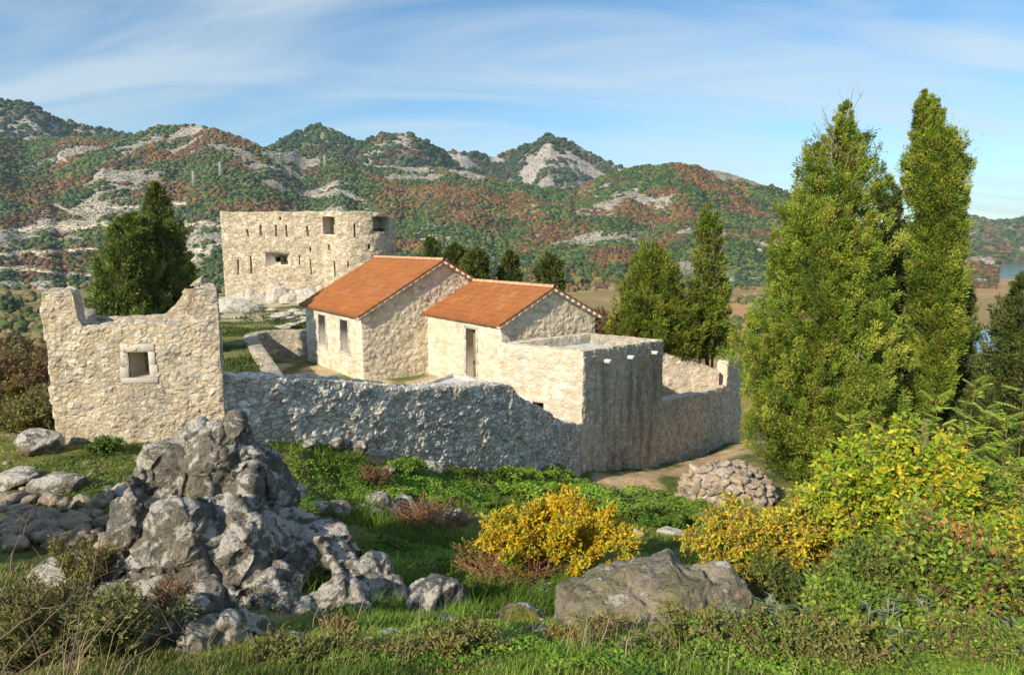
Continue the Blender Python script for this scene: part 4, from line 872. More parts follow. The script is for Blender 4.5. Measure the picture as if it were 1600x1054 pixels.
def conifer(label, outline, d, n_clump, per, seed, pal=PAL_CYP, depthk=.85, leaf=(.17, .05), base=None, clump=.42, name='cypress_tree', up=.9, trunk_r=.16, group=None, dead=0, bare=None, extra_trunks=0, inner=.35):
    """outline: rows (py, x left, x right) traced at distance d; the crown gets the same depth as width"""
    r = np.random.default_rng(seed); rows = []
    for py, xl, xr in outline:
        a, b = P(xl, py, d=d), P(xr, py, d=d); rows.append((a[2], (a[0]+b[0])/2, (b[0]-a[0])/2))
    rows = np.array(sorted(rows)); zb, zt = rows[0, 0], rows[-1, 0]; H = zt-zb
    cx = lambda z: np.interp(z, rows[:, 0], rows[:, 1]); hw = lambda z: np.interp(z, rows[:, 0], rows[:, 2])
    gz = float(ground_z(np.array([cx(zb)]), np.array([d]))[0]) if base is None else base
    root = thing(name, label, 'cypress', (float(cx(zb)), d, gz), group)
    zs = np.linspace(zb, zt, 400); w = hw(zs)+.05; cdf = np.cumsum(w)/w.sum(); z = np.interp(r.random(n_clump), cdf, zs)
    th = r.random(n_clump)*2*np.pi; rad = (r.random(n_clump)**.42); lob = .60+.68*vn(np.stack([np.cos(th)*3.2, np.sin(th)*3.2, z*.45], -1), seed)
    rr_ = np.maximum(hw(z)*rad*lob-.26*clump*rad, 0.02)
    cen = np.stack([cx(z)+rr_*np.cos(th), d+rr_*np.sin(th)*depthk, z], -1)
    outw = np.stack([np.cos(th), np.sin(th)*depthk, 0*th], -1)
    cs_ = clump*(.40+.95*r.random(n_clump)**1.5)*np.clip(hw(z)/ (clump*1.9), .25, 1); 
    # gaps: drop clumps where a noise field is low
    g = vn(cen*np.array([1.1, 1.1, .55])+seed, seed+3); keep = (g > .26) | (rad < .55); cen, outw, cs_, z, rad = cen[keep], outw[keep], cs_[keep], z[keep], rad[keep]
    n = len(cen); tone = (.62+.70*r.random(n))*(.78+.45*vn(cen*1.1, 5)); pc = r.integers(0, len(pal), n)
    k = np.repeat(np.arange(n), per); m = len(k); q = unit(r.normal(size=(m, 3))); q[:, 2] = q[:, 2]*.9
    q = unit(q+outw[k]*.55)
    ax = unit(outw*.55+np.array([0, 0, up])+.25*r.normal(size=(n, 3)))     # each clump is a plume pointing up and out
    along = r.random(m)**.8
    pos = cen[k]+ax[k]*(along[:, None]-.4)*cs_[k][:, None]*1.45+q*(cs_[k]*(1-along*.6)*.72*r.random(m)**.35)[:, None]
    dr = unit(ax[k]*.9+q*.75+.35*r.normal(size=(m, 3)))
    ll = leaf[0]*(.6+.8*r.random(m)); ww = leaf[1]*(.7+.6*r.random(m))
    col = pal[pc][k]*tone[k][:, None]*(.75+.5*r.random(m))[:, None]; yel = r.random(m) < .05; col[yel] = col[yel]*.5+np.array((.20, .15, .05))*.6
    mb = MB(); diamonds(mb, pos, dr, unit(np.cross(dr, unit(np.cross(q+.45*r.normal(size=(m, 3)), dr)))), ll, ww, col)
    # stray tips beyond the outline
    ns = n//7; j = r.integers(0, n, ns*14); 
    pos = cen[j]+ax[j]*(cs_[j]*(1.0+.9*r.random(len(j))))[:, None]+r.normal(size=(len(j), 3))*.03; diamonds(mb, pos, unit(ax[j]+.5*r.normal(size=(len(j), 3))), unit(r.normal(size=(len(j), 3))), leaf[0]*.8, leaf[1]*.7, pal[pc[j]]*tone[j][:, None])
    mb.build('crown', M_needle, root)
    mb = MB(); zz = np.linspace(gz-.4, zt-.10*H, 12); pts = np.stack([cx(np.maximum(zz, zb))+.05*np.sin(zz*1.3), d+.04*np.cos(zz), zz], -1); tube(mb, pts, trunk_r, .02, (.16, .12, .085), 8)
    for i in range(extra_trunks):
        a = r.uniform(0, 6.28); b = np.array([math.cos(a), math.sin(a)*.8])*r.uniform(.15, .5); p2 = pts[:8].copy(); p2[:, :2] += b*np.linspace(.6, 2.2, 8)[:, None]; tube(mb, p2, trunk_r*.7, .02, (.18, .13, .09), 6)
    A = []; B2 = []
    nb = 40 if n_clump > 300 else 14
    for i in range(nb):
        zz_ = zb+H*r.uniform(.02, .9); a = r.uniform(0, 6.28); rr2 = float(hw(zz_))*.75
        p0 = np.array([cx(zz_-.1*H), d, zz_-rr2*.5]); A.append(p0); B2.append(p0+[math.cos(a)*rr2, math.sin(a)*rr2, rr2*r.uniform(.5, 1.4)])
    twigs(mb, A, B2, .03, (.17, .13, .09))
    if dead:
        zlo, zhi = bare; n_ = dead; zz_ = r.uniform(zlo, zhi, n_); a = r.uniform(0, 6.28, n_); p0 = np.stack([cx(zz_)+.6*hw(zz_)*np.cos(a), d+.6*hw(zz_)*np.sin(a), zz_], -1)
        p1 = p0+np.stack([np.cos(a)*.45+.15*r.normal(size=n_), np.sin(a)*.4, r.uniform(.3, 1.3, n_)], -1)*r.uniform(.5, 1.1, (n_, 1)); twigs(mb, p0, p1, .016, (.30, .25, .19))
        for q_ in range(3):
            p2 = p0+(p1-p0)*r.uniform(.3, .9, (n_, 1)); twigs(mb, p2, p2+r.normal(size=(n_, 3))*[.16, .16, .2]+[0, 0, .1], .008, (.30, .25, .19))
    mb.build('trunk', M_bark, root); return root

conifer('huge bright green cypress standing right of the enclosure wall, its top slightly twisted', [(163, 1318, 1332), (185, 1306, 1338), (215, 1290, 1345), (250, 1262, 1352), (290, 1240, 1368), (330, 1222, 1380), (400, 1195, 1386), (460, 1178, 1388), (520, 1156, 1384), (580, 1143, 1384), (640, 1140, 1398), (690, 1150, 1402), (725, 1205, 1398), (752, 1235, 1380)], 24.5, 2600, 165, 1, leaf=(.115, .036), clump=.50, trunk_r=.22, dead=40, bare=(8.0, 11.0), extra_trunks=4)
conifer('tall slender cypress to the right of the huge one, standing clear against the sky', [(145, 1436, 1446), (165, 1430, 1468), (200, 1427, 1482), (235, 1424, 1500), (265, 1414, 1504), (300, 1420, 1503), (340, 1424, 1506), (400, 1420, 1507), (450, 1420, 1505), (500, 1423, 1502), (550, 1423, 1492), (590, 1424, 1486), (625, 1426, 1478), (650, 1432, 1466)], 26.5, 1200, 160, 2, leaf=(.125, .038), clump=.45, trunk_r=.17, extra_trunks=1)
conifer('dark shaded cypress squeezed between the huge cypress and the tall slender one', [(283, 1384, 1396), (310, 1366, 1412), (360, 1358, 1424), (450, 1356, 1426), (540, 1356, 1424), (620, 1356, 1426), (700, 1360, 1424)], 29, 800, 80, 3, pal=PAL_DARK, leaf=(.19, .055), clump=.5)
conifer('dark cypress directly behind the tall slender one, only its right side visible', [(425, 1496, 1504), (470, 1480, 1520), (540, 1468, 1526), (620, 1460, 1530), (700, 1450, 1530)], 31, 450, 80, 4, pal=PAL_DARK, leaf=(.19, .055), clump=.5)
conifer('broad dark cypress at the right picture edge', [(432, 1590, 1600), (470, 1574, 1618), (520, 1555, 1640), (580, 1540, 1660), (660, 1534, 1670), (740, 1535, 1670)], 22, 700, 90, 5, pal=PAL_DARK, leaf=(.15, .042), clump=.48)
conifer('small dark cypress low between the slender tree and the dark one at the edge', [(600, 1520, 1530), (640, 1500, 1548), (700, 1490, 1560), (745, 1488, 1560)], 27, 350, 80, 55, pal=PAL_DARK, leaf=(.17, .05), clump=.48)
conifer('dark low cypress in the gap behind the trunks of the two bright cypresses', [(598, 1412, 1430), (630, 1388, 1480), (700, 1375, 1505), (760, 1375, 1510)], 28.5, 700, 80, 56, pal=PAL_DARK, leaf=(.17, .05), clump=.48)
conifer('rounded bushy cypress just behind the bastion, left of the one with bare stems', [(378, 1008, 1022), (392, 1000, 1034), (420, 985, 1060), (460, 972, 1072), (500, 958, 1078), (528, 954, 1080), (545, 965, 1075)], 38, 750, 90, 6, leaf=(.20, .06), clump=.55, pal=PAL_CYP*.8, base=-3, dead=20, bare=(5.5, 6.6))
conifer('narrow cypress with bare grey stems on its left side, rising behind the bastion', [(318, 1102, 1110), (335, 1094, 1120), (370, 1090, 1124), (410, 1086, 1128), (440, 1080, 1130), (470, 1070, 1130), (500, 1060, 1136), (530, 1062, 1142), (555, 1068, 1146)], 39, 700, 90, 7, leaf=(.20, .06), clump=.5, pal=PAL_CYP*.78, base=-4, dead=150, bare=(3.2, 6.6), extra_trunks=3)
conifer('low spreading cypress at the foot of the bare-stemmed one, left side', [(450, 1050, 1065), (480, 1035, 1085), (520, 1030, 1100), (555, 1040, 1100)], 37.3, 350, 80, 8, leaf=(.20, .06), clump=.5, pal=PAL_CYP*.75, base=-4)
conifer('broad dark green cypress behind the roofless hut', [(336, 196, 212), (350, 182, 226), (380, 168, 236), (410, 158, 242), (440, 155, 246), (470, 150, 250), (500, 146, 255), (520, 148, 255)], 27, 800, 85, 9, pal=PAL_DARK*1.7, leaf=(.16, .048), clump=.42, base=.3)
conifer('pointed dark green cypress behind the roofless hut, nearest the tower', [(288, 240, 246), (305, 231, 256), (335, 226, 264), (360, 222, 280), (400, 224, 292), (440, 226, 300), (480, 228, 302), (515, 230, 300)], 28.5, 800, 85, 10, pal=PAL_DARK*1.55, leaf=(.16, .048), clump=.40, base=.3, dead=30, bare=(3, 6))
for i, (lab, ol, dd) in enumerate((('small dark conifer just behind the ridge of the taller house', [(374, 668, 674), (385, 660, 686), (410, 655, 692), (430, 652, 694)], 52),
        ('ragged conifer group left member behind the two houses', [(382, 706, 712), (395, 696, 726), (420, 690, 736), (450, 688, 740)], 50),
        ('ragged conifer behind the valley between the two house roofs', [(388, 742, 748), (400, 730, 758), (420, 724, 766), (450, 720, 768)], 48),
        ('small pointed conifer behind the ridge of the lower house', [(394, 793, 799), (408, 784, 808), (430, 778, 812), (455, 776, 814)], 50),
        ('small conifer behind the right gable of the lower house', [(396, 852, 862), (410, 842, 874), (435, 836, 882), (462, 834, 884)], 52))):
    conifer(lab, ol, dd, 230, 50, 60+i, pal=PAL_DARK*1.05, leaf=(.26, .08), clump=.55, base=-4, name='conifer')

# ------------------------------------------------------------------ rocks
def rock_shape(sub, seed, rad, rot=0., cuts=14, rough=.12, flute=0., sharp=.7):
    r = np.random.default_rng(seed); V, F = ICO[sub] if sub in ICO else ico(sub); n = unit(r.normal(size=(cuts, 3))); h = r.uniform(sharp, 1.0, cuts)
    dt = V@n.T; rr_ = np.min(np.where(dt > .05, h/np.maximum(dt, .05), 9), 1); rr_ = np.minimum(rr_, 1.12); Q = V*rr_[:, None]*np.array(rad)
    Nn = unit(V/np.array(rad)); s = 1/float(np.mean(rad)); o = seed*7.3
    dsp = 0; wq = warp(Q*s+o, .22, 1.6)
    for fq, am in (((1.5, .55), (3.4, .26), (7.5, .12)) if sub > 3 else ((1.8, .5), (4., .2))):
        a1, a2_, _ = cell(wq*np.array([fq, fq, fq*.62]), seed); dsp = dsp+am*(np.minimum(a1, .9)**2-.22)
    dsp = rough*np.mean(rad)*2.6*dsp+rough*np.mean(rad)*(fbm(Q*s*9+o, 3, seed+3)-.5)*.5
    if flute: dsp -= flute*np.mean(rad)*np.maximum(0, ridg(Q*s*np.array([3.2, 3.2, .8])+o, 3, seed+7)-.62)*3
    Q = Q+Nn*dsp[:, None]; c, s_ = math.cos(rot), math.sin(rot); Q = np.stack([Q[:, 0]*c-Q[:, 1]*s_, Q[:, 0]*s_+Q[:, 1]*c, Q[:, 2]], -1)
    return Q, F
def vnormals(V, F):
    fn = np.cross(V[F[:, 1]]-V[F[:, 0]], V[F[:, 2]]-V[F[:, 0]]); n = np.zeros_like(V)
    for k in range(3): np.add.at(n, F[:, k], fn)
    return unit(n)
def rock_col(W_, F, seed=0, base=(.20, .185, .155), pale=(.56, .53, .48), lich=.5, moss=0.):
    n = vnormals(W_, F); p = W_; b = np.array(base)*(.70+.6*fbm(p*5, 4, seed+1))[:, None]; warmth = fbm(p*2.1, 3, seed+5)[:, None]; b = b*(1+np.array([.12, .02, -.14])*(warmth-.4)*2)
    al = np.clip(lich*.9+.35*(n[:, 2]-.35)+.5*(fbm(p*1.1, 3, seed+2)-.5), 0, 1); c = b
    if moss: m = (sst(.35, .8, n[:, 2])*sst(.45, .6, fbm(p*2.6, 4, seed+7)))[:, None]*moss; c = c*(1-m)+np.array((.17, .18, .03))*m; al = al*(1-m[:, 0])
    return np.concatenate([c, al[:, None]], 1)
def rock(label, px, py, d, rad, seed, sub=4, rot=0., sink=.3, name='rock', cat='rock', group=None, zc=None, **kw):
    ck = {k: kw.pop(k) for k in ('base', 'pale', 'lich', 'moss') if k in kw}
    c = P(px, py, d=d); gz = float(ground_z(np.array([c[0]]), np.array([c[1]]))[0]); V, F = rock_shape(sub, seed, rad, rot, **kw)
    c[2] = gz+rad[2]*(1-2*sink) if zc is None else zc
    V = V+c; me = make_mesh(name, V-c, F, rock_col(V, F, seed, **ck), False); o = obj(name, me, M_rock); o.location = c; return tag(o, label, cat, group)

# the big karst outcrop: crags fused into one body
def fused(name, label, blocks, vox, seed, rough=.10, **ck):
    mb = MB()
    for i, (px, py, d, rx, ry, rz, rot, tx, ty) in enumerate(blocks):
        c = P(px, py, d=d); V, F = rock_shape(4, seed+i, (rx, ry, rz), rot, cuts=8, rough=.12, flute=.06, sharp=.5)
        V[:, :2] *= (1-.38*np.clip(V[:, 2:]/rz, -.6, 1)); V[:, 0] += tx*V[:, 2]; V[:, 1] += ty*V[:, 2]; mb.add(V+c, F)
    tmp = mb.build('tmp', None); md = tmp.modifiers.new('r', 'REMESH'); md.mode = 'VOXEL'; md.voxel_size = vox
    bpy.context.view_layer.update(); dg = bpy.context.evaluated_depsgraph_get(); me = bpy.data.meshes.new_from_object(tmp.evaluated_get(dg)); bpy.data.objects.remove(tmp)
    n = len(me.vertices); V = np.empty(n*3, np.float32); me.vertices.foreach_get('co', V); V = V.reshape(-1, 3).astype(float); me.calc_loop_triangles(); F = np.empty(len(me.loop_triangles)*3, np.int32); me.loop_triangles.foreach_get('vertices', F); F = F.reshape(-1, 3)
    nn = vnormals(V, F); q = V+.15*np.stack([vn(V*1.5, 1), vn(V*1.5+9, 2), vn(V*1.5+5, 3)], -1)
    big = ridg(q*np.array([2.2, 2.2, 1.1]), 4, seed); pits = ridg(q*np.array([6, 6, 3.]), 3, seed+5); F1, F2, _ = cell(warp(q, .2, 2)*np.array([2.3, 2.3, 1.5]), seed+2); crack = 1-sst(0, .09, F2-F1)
    big2 = ridg(warp(q, .15, 1.5)*np.array([3.6, 3.6, 1.2])+4, 3, seed+15)
    D = 0
    for fq, am in ((1.7, .34), (4.2, .15), (9.5, .065), (20, .028)):
        a1, _b, _id = cell(warp(q*fq, .22, 1.4)*np.array([1, 1, .45]), seed+int(fq)); D = D+am*(np.minimum(a1, .95)**1.4-.32)*(1 if fq < 9 else .8)+(am*.24*(_id-.5) if fq < 5 else 0)
    D = D*rough/.11+.0*pits-.02*crack*sst(.35, .55, fbm(q*1.2, 3, 8))+.016*(fbm(q*22, 3, 9)-.5)*2
    V2 = V+nn*D[:, None]; bpy.data.meshes.remove(me); c0 = V2.mean(0); col = rock_col(V2, F, seed, **ck); pass
    o = obj(name, make_mesh(name, V2-c0, F, col, False), M_rock); o.location = c0; return tag(o, label, 'rock')
fused('rock_outcrop', 'tall jagged grey limestone outcrop with white lichen crowning the lower left foreground', [
    (350, 800, 7.5, .62, .55, .98, .3, .16, .0), (300, 745, 7.7, .42, .42, .62, .2, .25, 0), (215, 850, 6.9, .32, .45, .86, .1, .12, 0), (290, 865, 6.6, .42, .40, .70, .8, .1, 0),
    (365, 870, 6.8, .46, .42, .62, 1.6, -.1, 0), (405, 790, 7.9, .36, .4, .78, 2.6, -.25, 0), (440, 850, 7.5, .50, .5, .60, .4, -.45, 0), (505, 885, 7.3, .42, .45, .46, 2.0, -.5, 0),
    (552, 915, 7.1, .34, .36, .42, .9, -.5, 0), (605, 935, 7.0, .30, .34, .36, 2.1, -.4, 0), (235, 940, 6.2, .42, .40, .42, 1.2, 0, 0), (400, 940, 6.2, .58, .36, .30, 0, 0, 0), (490, 960, 6.3, .45, .34, .24, .5, 0, 0)], .024, 900, lich=.46, rough=.11, base=(.185, .175, .15))
fused('rock_outcrop', 'lower pointed limestone rock lit along its crest below the tall outcrop', [(325, 985, 4.9, .24, .26, .40, .4, .2, 0), (385, 1010, 4.9, .34, .26, .26, 1.4, -.1, 0), (335, 1050, 4.4, .32, .28, .42, 2, 0, 0), (300, 1010, 4.7, .2, .2, .45, 1, .1, 0)], .016, 930, lich=.50, rough=.07)
rock('dark grey rounded rock ending the outcrop on its right side', 678, 948, 7.0, (.44, .38, .36), 21, sub=5, rot=.4, base=(.12, .125, .13), lich=.36, zc=P(678, 948, d=7.0)[2]-.02, rough=.14)
rock('big smooth grey boulder in the grass at the lower middle right', 1020, 955, 5.6, (.92, .55, .42), 22, sub=5, rot=.15, base=(.25, .23, .185), lich=.0, moss=.3, zc=P(1010, 962, d=5.6)[2], rough=.15, cuts=14, sharp=.84, flute=.05)
rock('taller grey boulder leaning against the right end of the big smooth boulder', 1095, 935, 5.75, (.40, .42, .36), 23, sub=5, rot=.9, base=(.24, .222, .185), lich=.0, zc=P(1095, 938, d=5.75)[2], rough=.14)
rock('mossy dark stone left of the big smooth boulder', 818, 965, 5.9, (.27, .22, .13), 24, sub=4, base=(.15, .14, .11), moss=.95, lich=.34, zc=P(820, 970, d=5.9)[2])
rock('small white stone in the grass below the mossy stone', 800, 1003, 5.0, (.15, .13, .11), 25, sub=4, pale=(.68, .65, .6), lich=.62, zc=P(800, 1004, d=5.0)[2])
rock('flat pale ledge stone beside the small white stone', 755, 1012, 4.9, (.26, .11, .05), 26, sub=4, rot=-.5, pale=(.62, .58, .5), lich=.6, zc=P(755, 1012, d=4.9)[2])
rock('pale rounded rock in the middle of the grass slope', 594, 788, 12.0, (.34, .3, .27), 27, sub=4, pale=(.55, .51, .42), lich=.52)
rock('bluish leaning slab just right of the pale rounded rock', 632, 778, 12.6, (.2, .45, .22), 28, sub=4, rot=.6, lich=.4)
rock('grey pointed rock by the brown dead stems', 713, 806, 12.4, (.20, .2, .26), 29, sub=4, lich=.4)
rock('upright grey rock just behind the big outcrop, right one of a close pair', 462, 738, 10.8, (.20, .2, .33), 30, sub=4, lich=.45, base=(.25, .24, .22))
rock('pale squat rock just behind the big outcrop, left one of a close pair', 432, 745, 10.4, (.26, .24, .26), 31, sub=4, lich=.52)
rock('dark low rock in the grass right of the outcrop flank', 530, 810, 11, (.26, .2, .15), 32, sub=4, lich=.35)
rock('dark small rock between the outcrop and the pale rounded rock', 497, 800, 10.6, (.2, .2, .16), 33, sub=4, lich=.4)
rock('pale flat stone lying in shade below the enclosure wall', 668, 722, 15.5, (.32, .3, .2), 34, sub=4, lich=.6)
rock('grey stone at the wall foot beside the hut', 482, 685, 13.4, (.22, .2, .14), 35, sub=3, lich=.5)
rock('second grey stone at the wall foot, farther from the hut', 523, 690, 14, (.22, .2, .14), 36, sub=3, lich=.45)
rock('wide pale stone sunk in the grass under the shaded wall', 567, 800, 11.5, (.33, .25, .08), 37, sub=3, lich=.6)
rock('white stone beyond the yellow shrub', 1052, 838, 13.6, (.36, .24, .12), 38, sub=4, pale=(.62, .6, .56), lich=.65)
rock('pale stone half hidden behind the yellow shrub', 985, 858, 12.4, (.25, .2, .13), 39, sub=4, lich=.6)
rock('large pale rock beneath the left corner of the hut', 62, 690, 11.5, (.42, .3, .30), 40, sub=4, pale=(.60, .55, .46), lich=.6)
rock('grey rock ledge left of the big outcrop, upper one', 195, 752, 9.3, (.42, .3, .2), 41, sub=4, lich=.55)
rock('pale broad rock left of the outcrop in the grass', 95, 762, 9.5, (.42, .3, .17), 42, sub=4, lich=.55)
rock('pale low rock at the left picture edge', 25, 765, 9.8, (.4, .3, .16), 43, sub=4, lich=.6)
rock('sunlit stone slab at the hut foot', 250, 705, 11.3, (.5, .3, .10), 44, sub=4, lich=.5)
rock('pale rock under the hut right corner', 320, 690, 11.6, (.42, .3, .2), 46, sub=4, lich=.5)
rock('grey flat rock in the lower left scrub', 110, 950, 6.2, (.42, .34, .17), 45, sub=4, lich=.52)
rock('big grey rock lying at the left foot of the artillery tower', 362, 476, 45.5, (2.3, 1.6, 1.15), 47, sub=4, zc=1.3, lich=.5, base=(.30, .29, .27), pale=(.52, .5, .46))
for i, (px, py, d, rr_, lab) in enumerate(((398, 460, 49.6, (1.1, .8, 1.2), 'pale rock under the tower wall, first from the left'), (432, 462, 49.4, (1.2, .9, 1.7), 'tall pale rock under the middle of the tower wall'), (455, 466, 49.2, (1.1, .9, 1.3), 'pale rock under the tower wall, right of the tallest one'), (483, 470, 49.0, (1.6, .9, 1.2), 'pale rock under the tower wall behind the house eave'), (375, 466, 49.6, (1.2, .8, .9), 'low pale rock at the tower corner'))):
    rock(lab, px, py, d, rr_, 50+i, sub=4, zc=1.5, lich=.62, base=(.42, .38, .31), pale=(.60, .53, .42))
for i in range(16):
    rng_ = np.random.default_rng(500+i); px = rng_.uniform(425, 478); py = rng_.uniform(484, 512); q = P(px, py, z=1.6); s_ = rng_.uniform(.2, .5)
    rock('pale stone lying on the sunlit lawn below the tower', px, py, q[1], (s_, s_*.8, s_*.35), 70+i, sub=2, zc=1.62, lich=.7, group='pale stones on the lawn below the tower', base=(.4, .37, .3))

# heaps of loose stones, every stone its own object
stone_meshes = []
for k in range(9):
    V, F = rock_shape(2, 200+k, (.5, .40, .30), 0, cuts=9, rough=.10, sharp=.62); t_ = np.random.default_rng(k).uniform(.8, 1.15); me = make_mesh('stone', V, F, rock_col(V*1.0+k*3, F, k, base=np.array((.40, .335, .26))*t_, lich=-.4)); me.materials.append(M_rock); stone_meshes.append(me)
def heap_stone(p, s, r, label, cat, group, flat=1.):
    o = bpy.data.objects.new('stone', stone_meshes[r.integers(0, 9)]); C.objects.link(o); o.location = p; o.scale = (s*r.uniform(.8, 1.3), s*r.uniform(.7, 1.1), s*r.uniform(.7, 1.1)*flat); o.rotation_euler = (r.uniform(-.5, .5), r.uniform(-.5, .5), r.uniform(0, 6.28)); tag(o, label, cat, group); return o
r = np.random.default_rng(77); hc = P(1145, 800, d=20.2); hc[2] = float(ground_z(np.array([hc[0]]), np.array([hc[1]+.8]))[0]); hcx, hcy = hc[0], hc[1]+.9; HR, HH = 1.62, 1.42
V, F = rock_shape(4, 301, (HR*.86, HR*.85, HH*.82), 0, cuts=0 or 6, rough=.05, sharp=.95); V = V[:, :]; o = obj('stone_heap', make_mesh('stone_heap', V, F, rock_col(V, F, 5, base=(.30, .26, .20))), M_rock); o.location = (hcx, hcy, hc[2]-.1); tag(o, 'packed inner mass of the dome shaped heap of stones right of the bastion', 'stone heap')
cnt = 0
for i in range(175):
    a = math.pi+r.uniform(-.2, math.pi+.2); ph = math.acos(1-r.random()*.98); st_ = math.sin(ph)
    heap_stone((hcx+HR*st_*math.cos(a), hcy+HR*st_*math.sin(a), hc[2]-.08+HH*math.cos(ph)), r.uniform(.22, .44), r, 'angular tan stone in the dome shaped heap right of the bastion', 'stone', 'angular stones heaped in a dome right of the bastion')
for i in range(85):
    px = r.uniform(0, 175); py = r.uniform(792, 880); d = np.interp(py, [780, 890], [9.3, 6.9]); p = P(px, py, d=d); p[2] = float(ground_z(p[:1], p[1:2])[0])+.08
    heap_stone(p, r.uniform(.14, .34), r, 'grey loose stone in the shaded scree left of the tall outcrop', 'stone', 'loose grey scree stones left of the tall outcrop', 1.1)
for i in range(22):
    px = r.uniform(0, 300); py = r.uniform(700, 790); d = np.interp(py, [700, 790], [11.5, 9.2]); p = P(px, py, d=d); p[2] = float(ground_z(p[:1], p[1:2])[0])+.01
    heap_stone(p, r.uniform(.08, .26), r, 'scattered pale stone on the grass below the roofless hut', 'stone', 'scattered pale stones below the hut', .7)
for i in range(16):
    px = r.uniform(960, 1230); d = r.uniform(22, 34); p = np.array([(px-800)/1000*d, d, 0.]); p[2] = float(ground_z(p[:1], p[1:2])[0])+.0
    if seg_dist(p[:1], p[1:2], path_c)[0] > 2.2: continue
    heap_stone(p, r.uniform(.08, .22), r, 'small stone lying on the earth path beside the bastion', 'stone', 'small stones on the earth path', .6)

# ------------------------------------------------------------------ grass and ground cover
def grass(name, label, n, seed, az0, az1, r0, r1, h, w, pal, mask=None, spread=.5, zf=None):
    r = np.random.default_rng(seed); a = np.radians(r.uniform(az0, az1, n)); d = np.exp(r.uniform(math.log(r0), math.log(r1), n)); x = d*np.sin(a); y = d*np.cos(a)
    if mask is not None: k = mask(x, y, r); x, y, d = x[k], y[k], d[k]
    z = (zf or ground_z)(x, y); n = len(x); p = np.stack([x, y, z], -1); tuft = fbm(np.stack([x, y, x*0], -1)*1.3, 3, 5); big = sst(.5, .7, fbm(np.stack([x, y, x*0], -1)*2.6, 3, 15))
    hh = h*(.45+.8*r.random(n))*(.35+1.1*tuft)*(1+1.3*big)*np.clip(.35+d/9, .35, 1); th = r.uniform(0, 6.28, n); lean = (.15+.55*r.random(n))
    dr = np.stack([np.cos(th)*lean, np.sin(th)*lean, np.ones(n)], -1); dr = unit(dr); side = np.stack([-np.sin(th), np.cos(th), 0*th], -1); ww = (w*(.6+.8*r.random(n)))[:, None]*(.5+d[:, None]*.11)
    mid = p+dr*hh[:, None]*.55; tip = p+dr*hh[:, None]+np.stack([np.cos(th), np.sin(th), -.25+0*th], -1)*hh[:, None]*.32
    V = np.stack([p-side*ww/2, p+side*ww/2, mid+side*ww*.36, mid-side*ww*.36, tip], 1).reshape(-1, 3); k = np.arange(n)[:, None]*5
    q = fbm(np.stack([x, y, x*0], -1)*.7, 3, 25)+.5*(r.random(n)-.5); c = np.array(pal)[np.clip((q*len(pal)).astype(int), 0, len(pal)-1)]*(.7+.6*r.random(n))[:, None]*(.40+1.1*fbm(np.stack([x, y, x*0], -1)*1.1, 3, 45))[:, None]
    mb = MB(); mb.add(V, [k+np.array([[0, 1, 2, 3]]), k+np.array([[3, 2, 4]])], np.repeat(c, 5, 0)); o = mb.build(name, M_leaf); return tag(o, label, 'grass', kind='stuff')
GP = [(.09, .18, .02), (.14, .26, .025), (.13, .22, .025), (.21, .30, .035), (.27, .30, .06), (.36, .30, .12)]
pile_m = lambda x, y: np.hypot(x-hcx, y-hcy) > 1.5
def gmask(x, y, r):
    p = np.stack([x, y, x*0], -1); k = ~(pip(x, y, court) | pip(x, y, terr)) & pile_m(x, y); k &= fbm(p*.55, 5, 31)+.10*r.random(len(x)) < .70
    u = x/y; scree = (u < -.61) & (y > 6.6) & (y < 9.6); k &= ~scree | (r.random(len(x)) < .08); k &= seg_dist(x, y, path_c)+(vn(p*1.5, 3)-.5)*1.2 > 1.1; return k
grass('grass', 'short bright green grass on the slope in front of the walls', 260000, 1, -43, 43, 2.6, 30, .055, .007, GP, gmask)
ym = lambda x, y: (np.hypot(x, y) > 12)
grass('grass', 'longer lush tufts in the middle of the green slope', 60000, 2, -22, 8, 5.5, 19, .17, .008, GP[:4], lambda x, y, r: gmask(x, y, r) & (fbm(np.stack([x, y, x*0], -1)*1.1, 3, 71) > .54))
tg = grass('grass', 'short dark turf on the upper lawn and courtyard', 60000, 3, -30, 0, 18, 48, .10, .010, [(.05, .09, .015), (.08, .12, .02), (.12, .15, .03)], lambda x, y, r: pip(x, y, terr) & (fbm(np.stack([x, y, x*0], -1)*.8, 5, 62)+.1*r.random(len(x)) < .60), zf=terr_z)
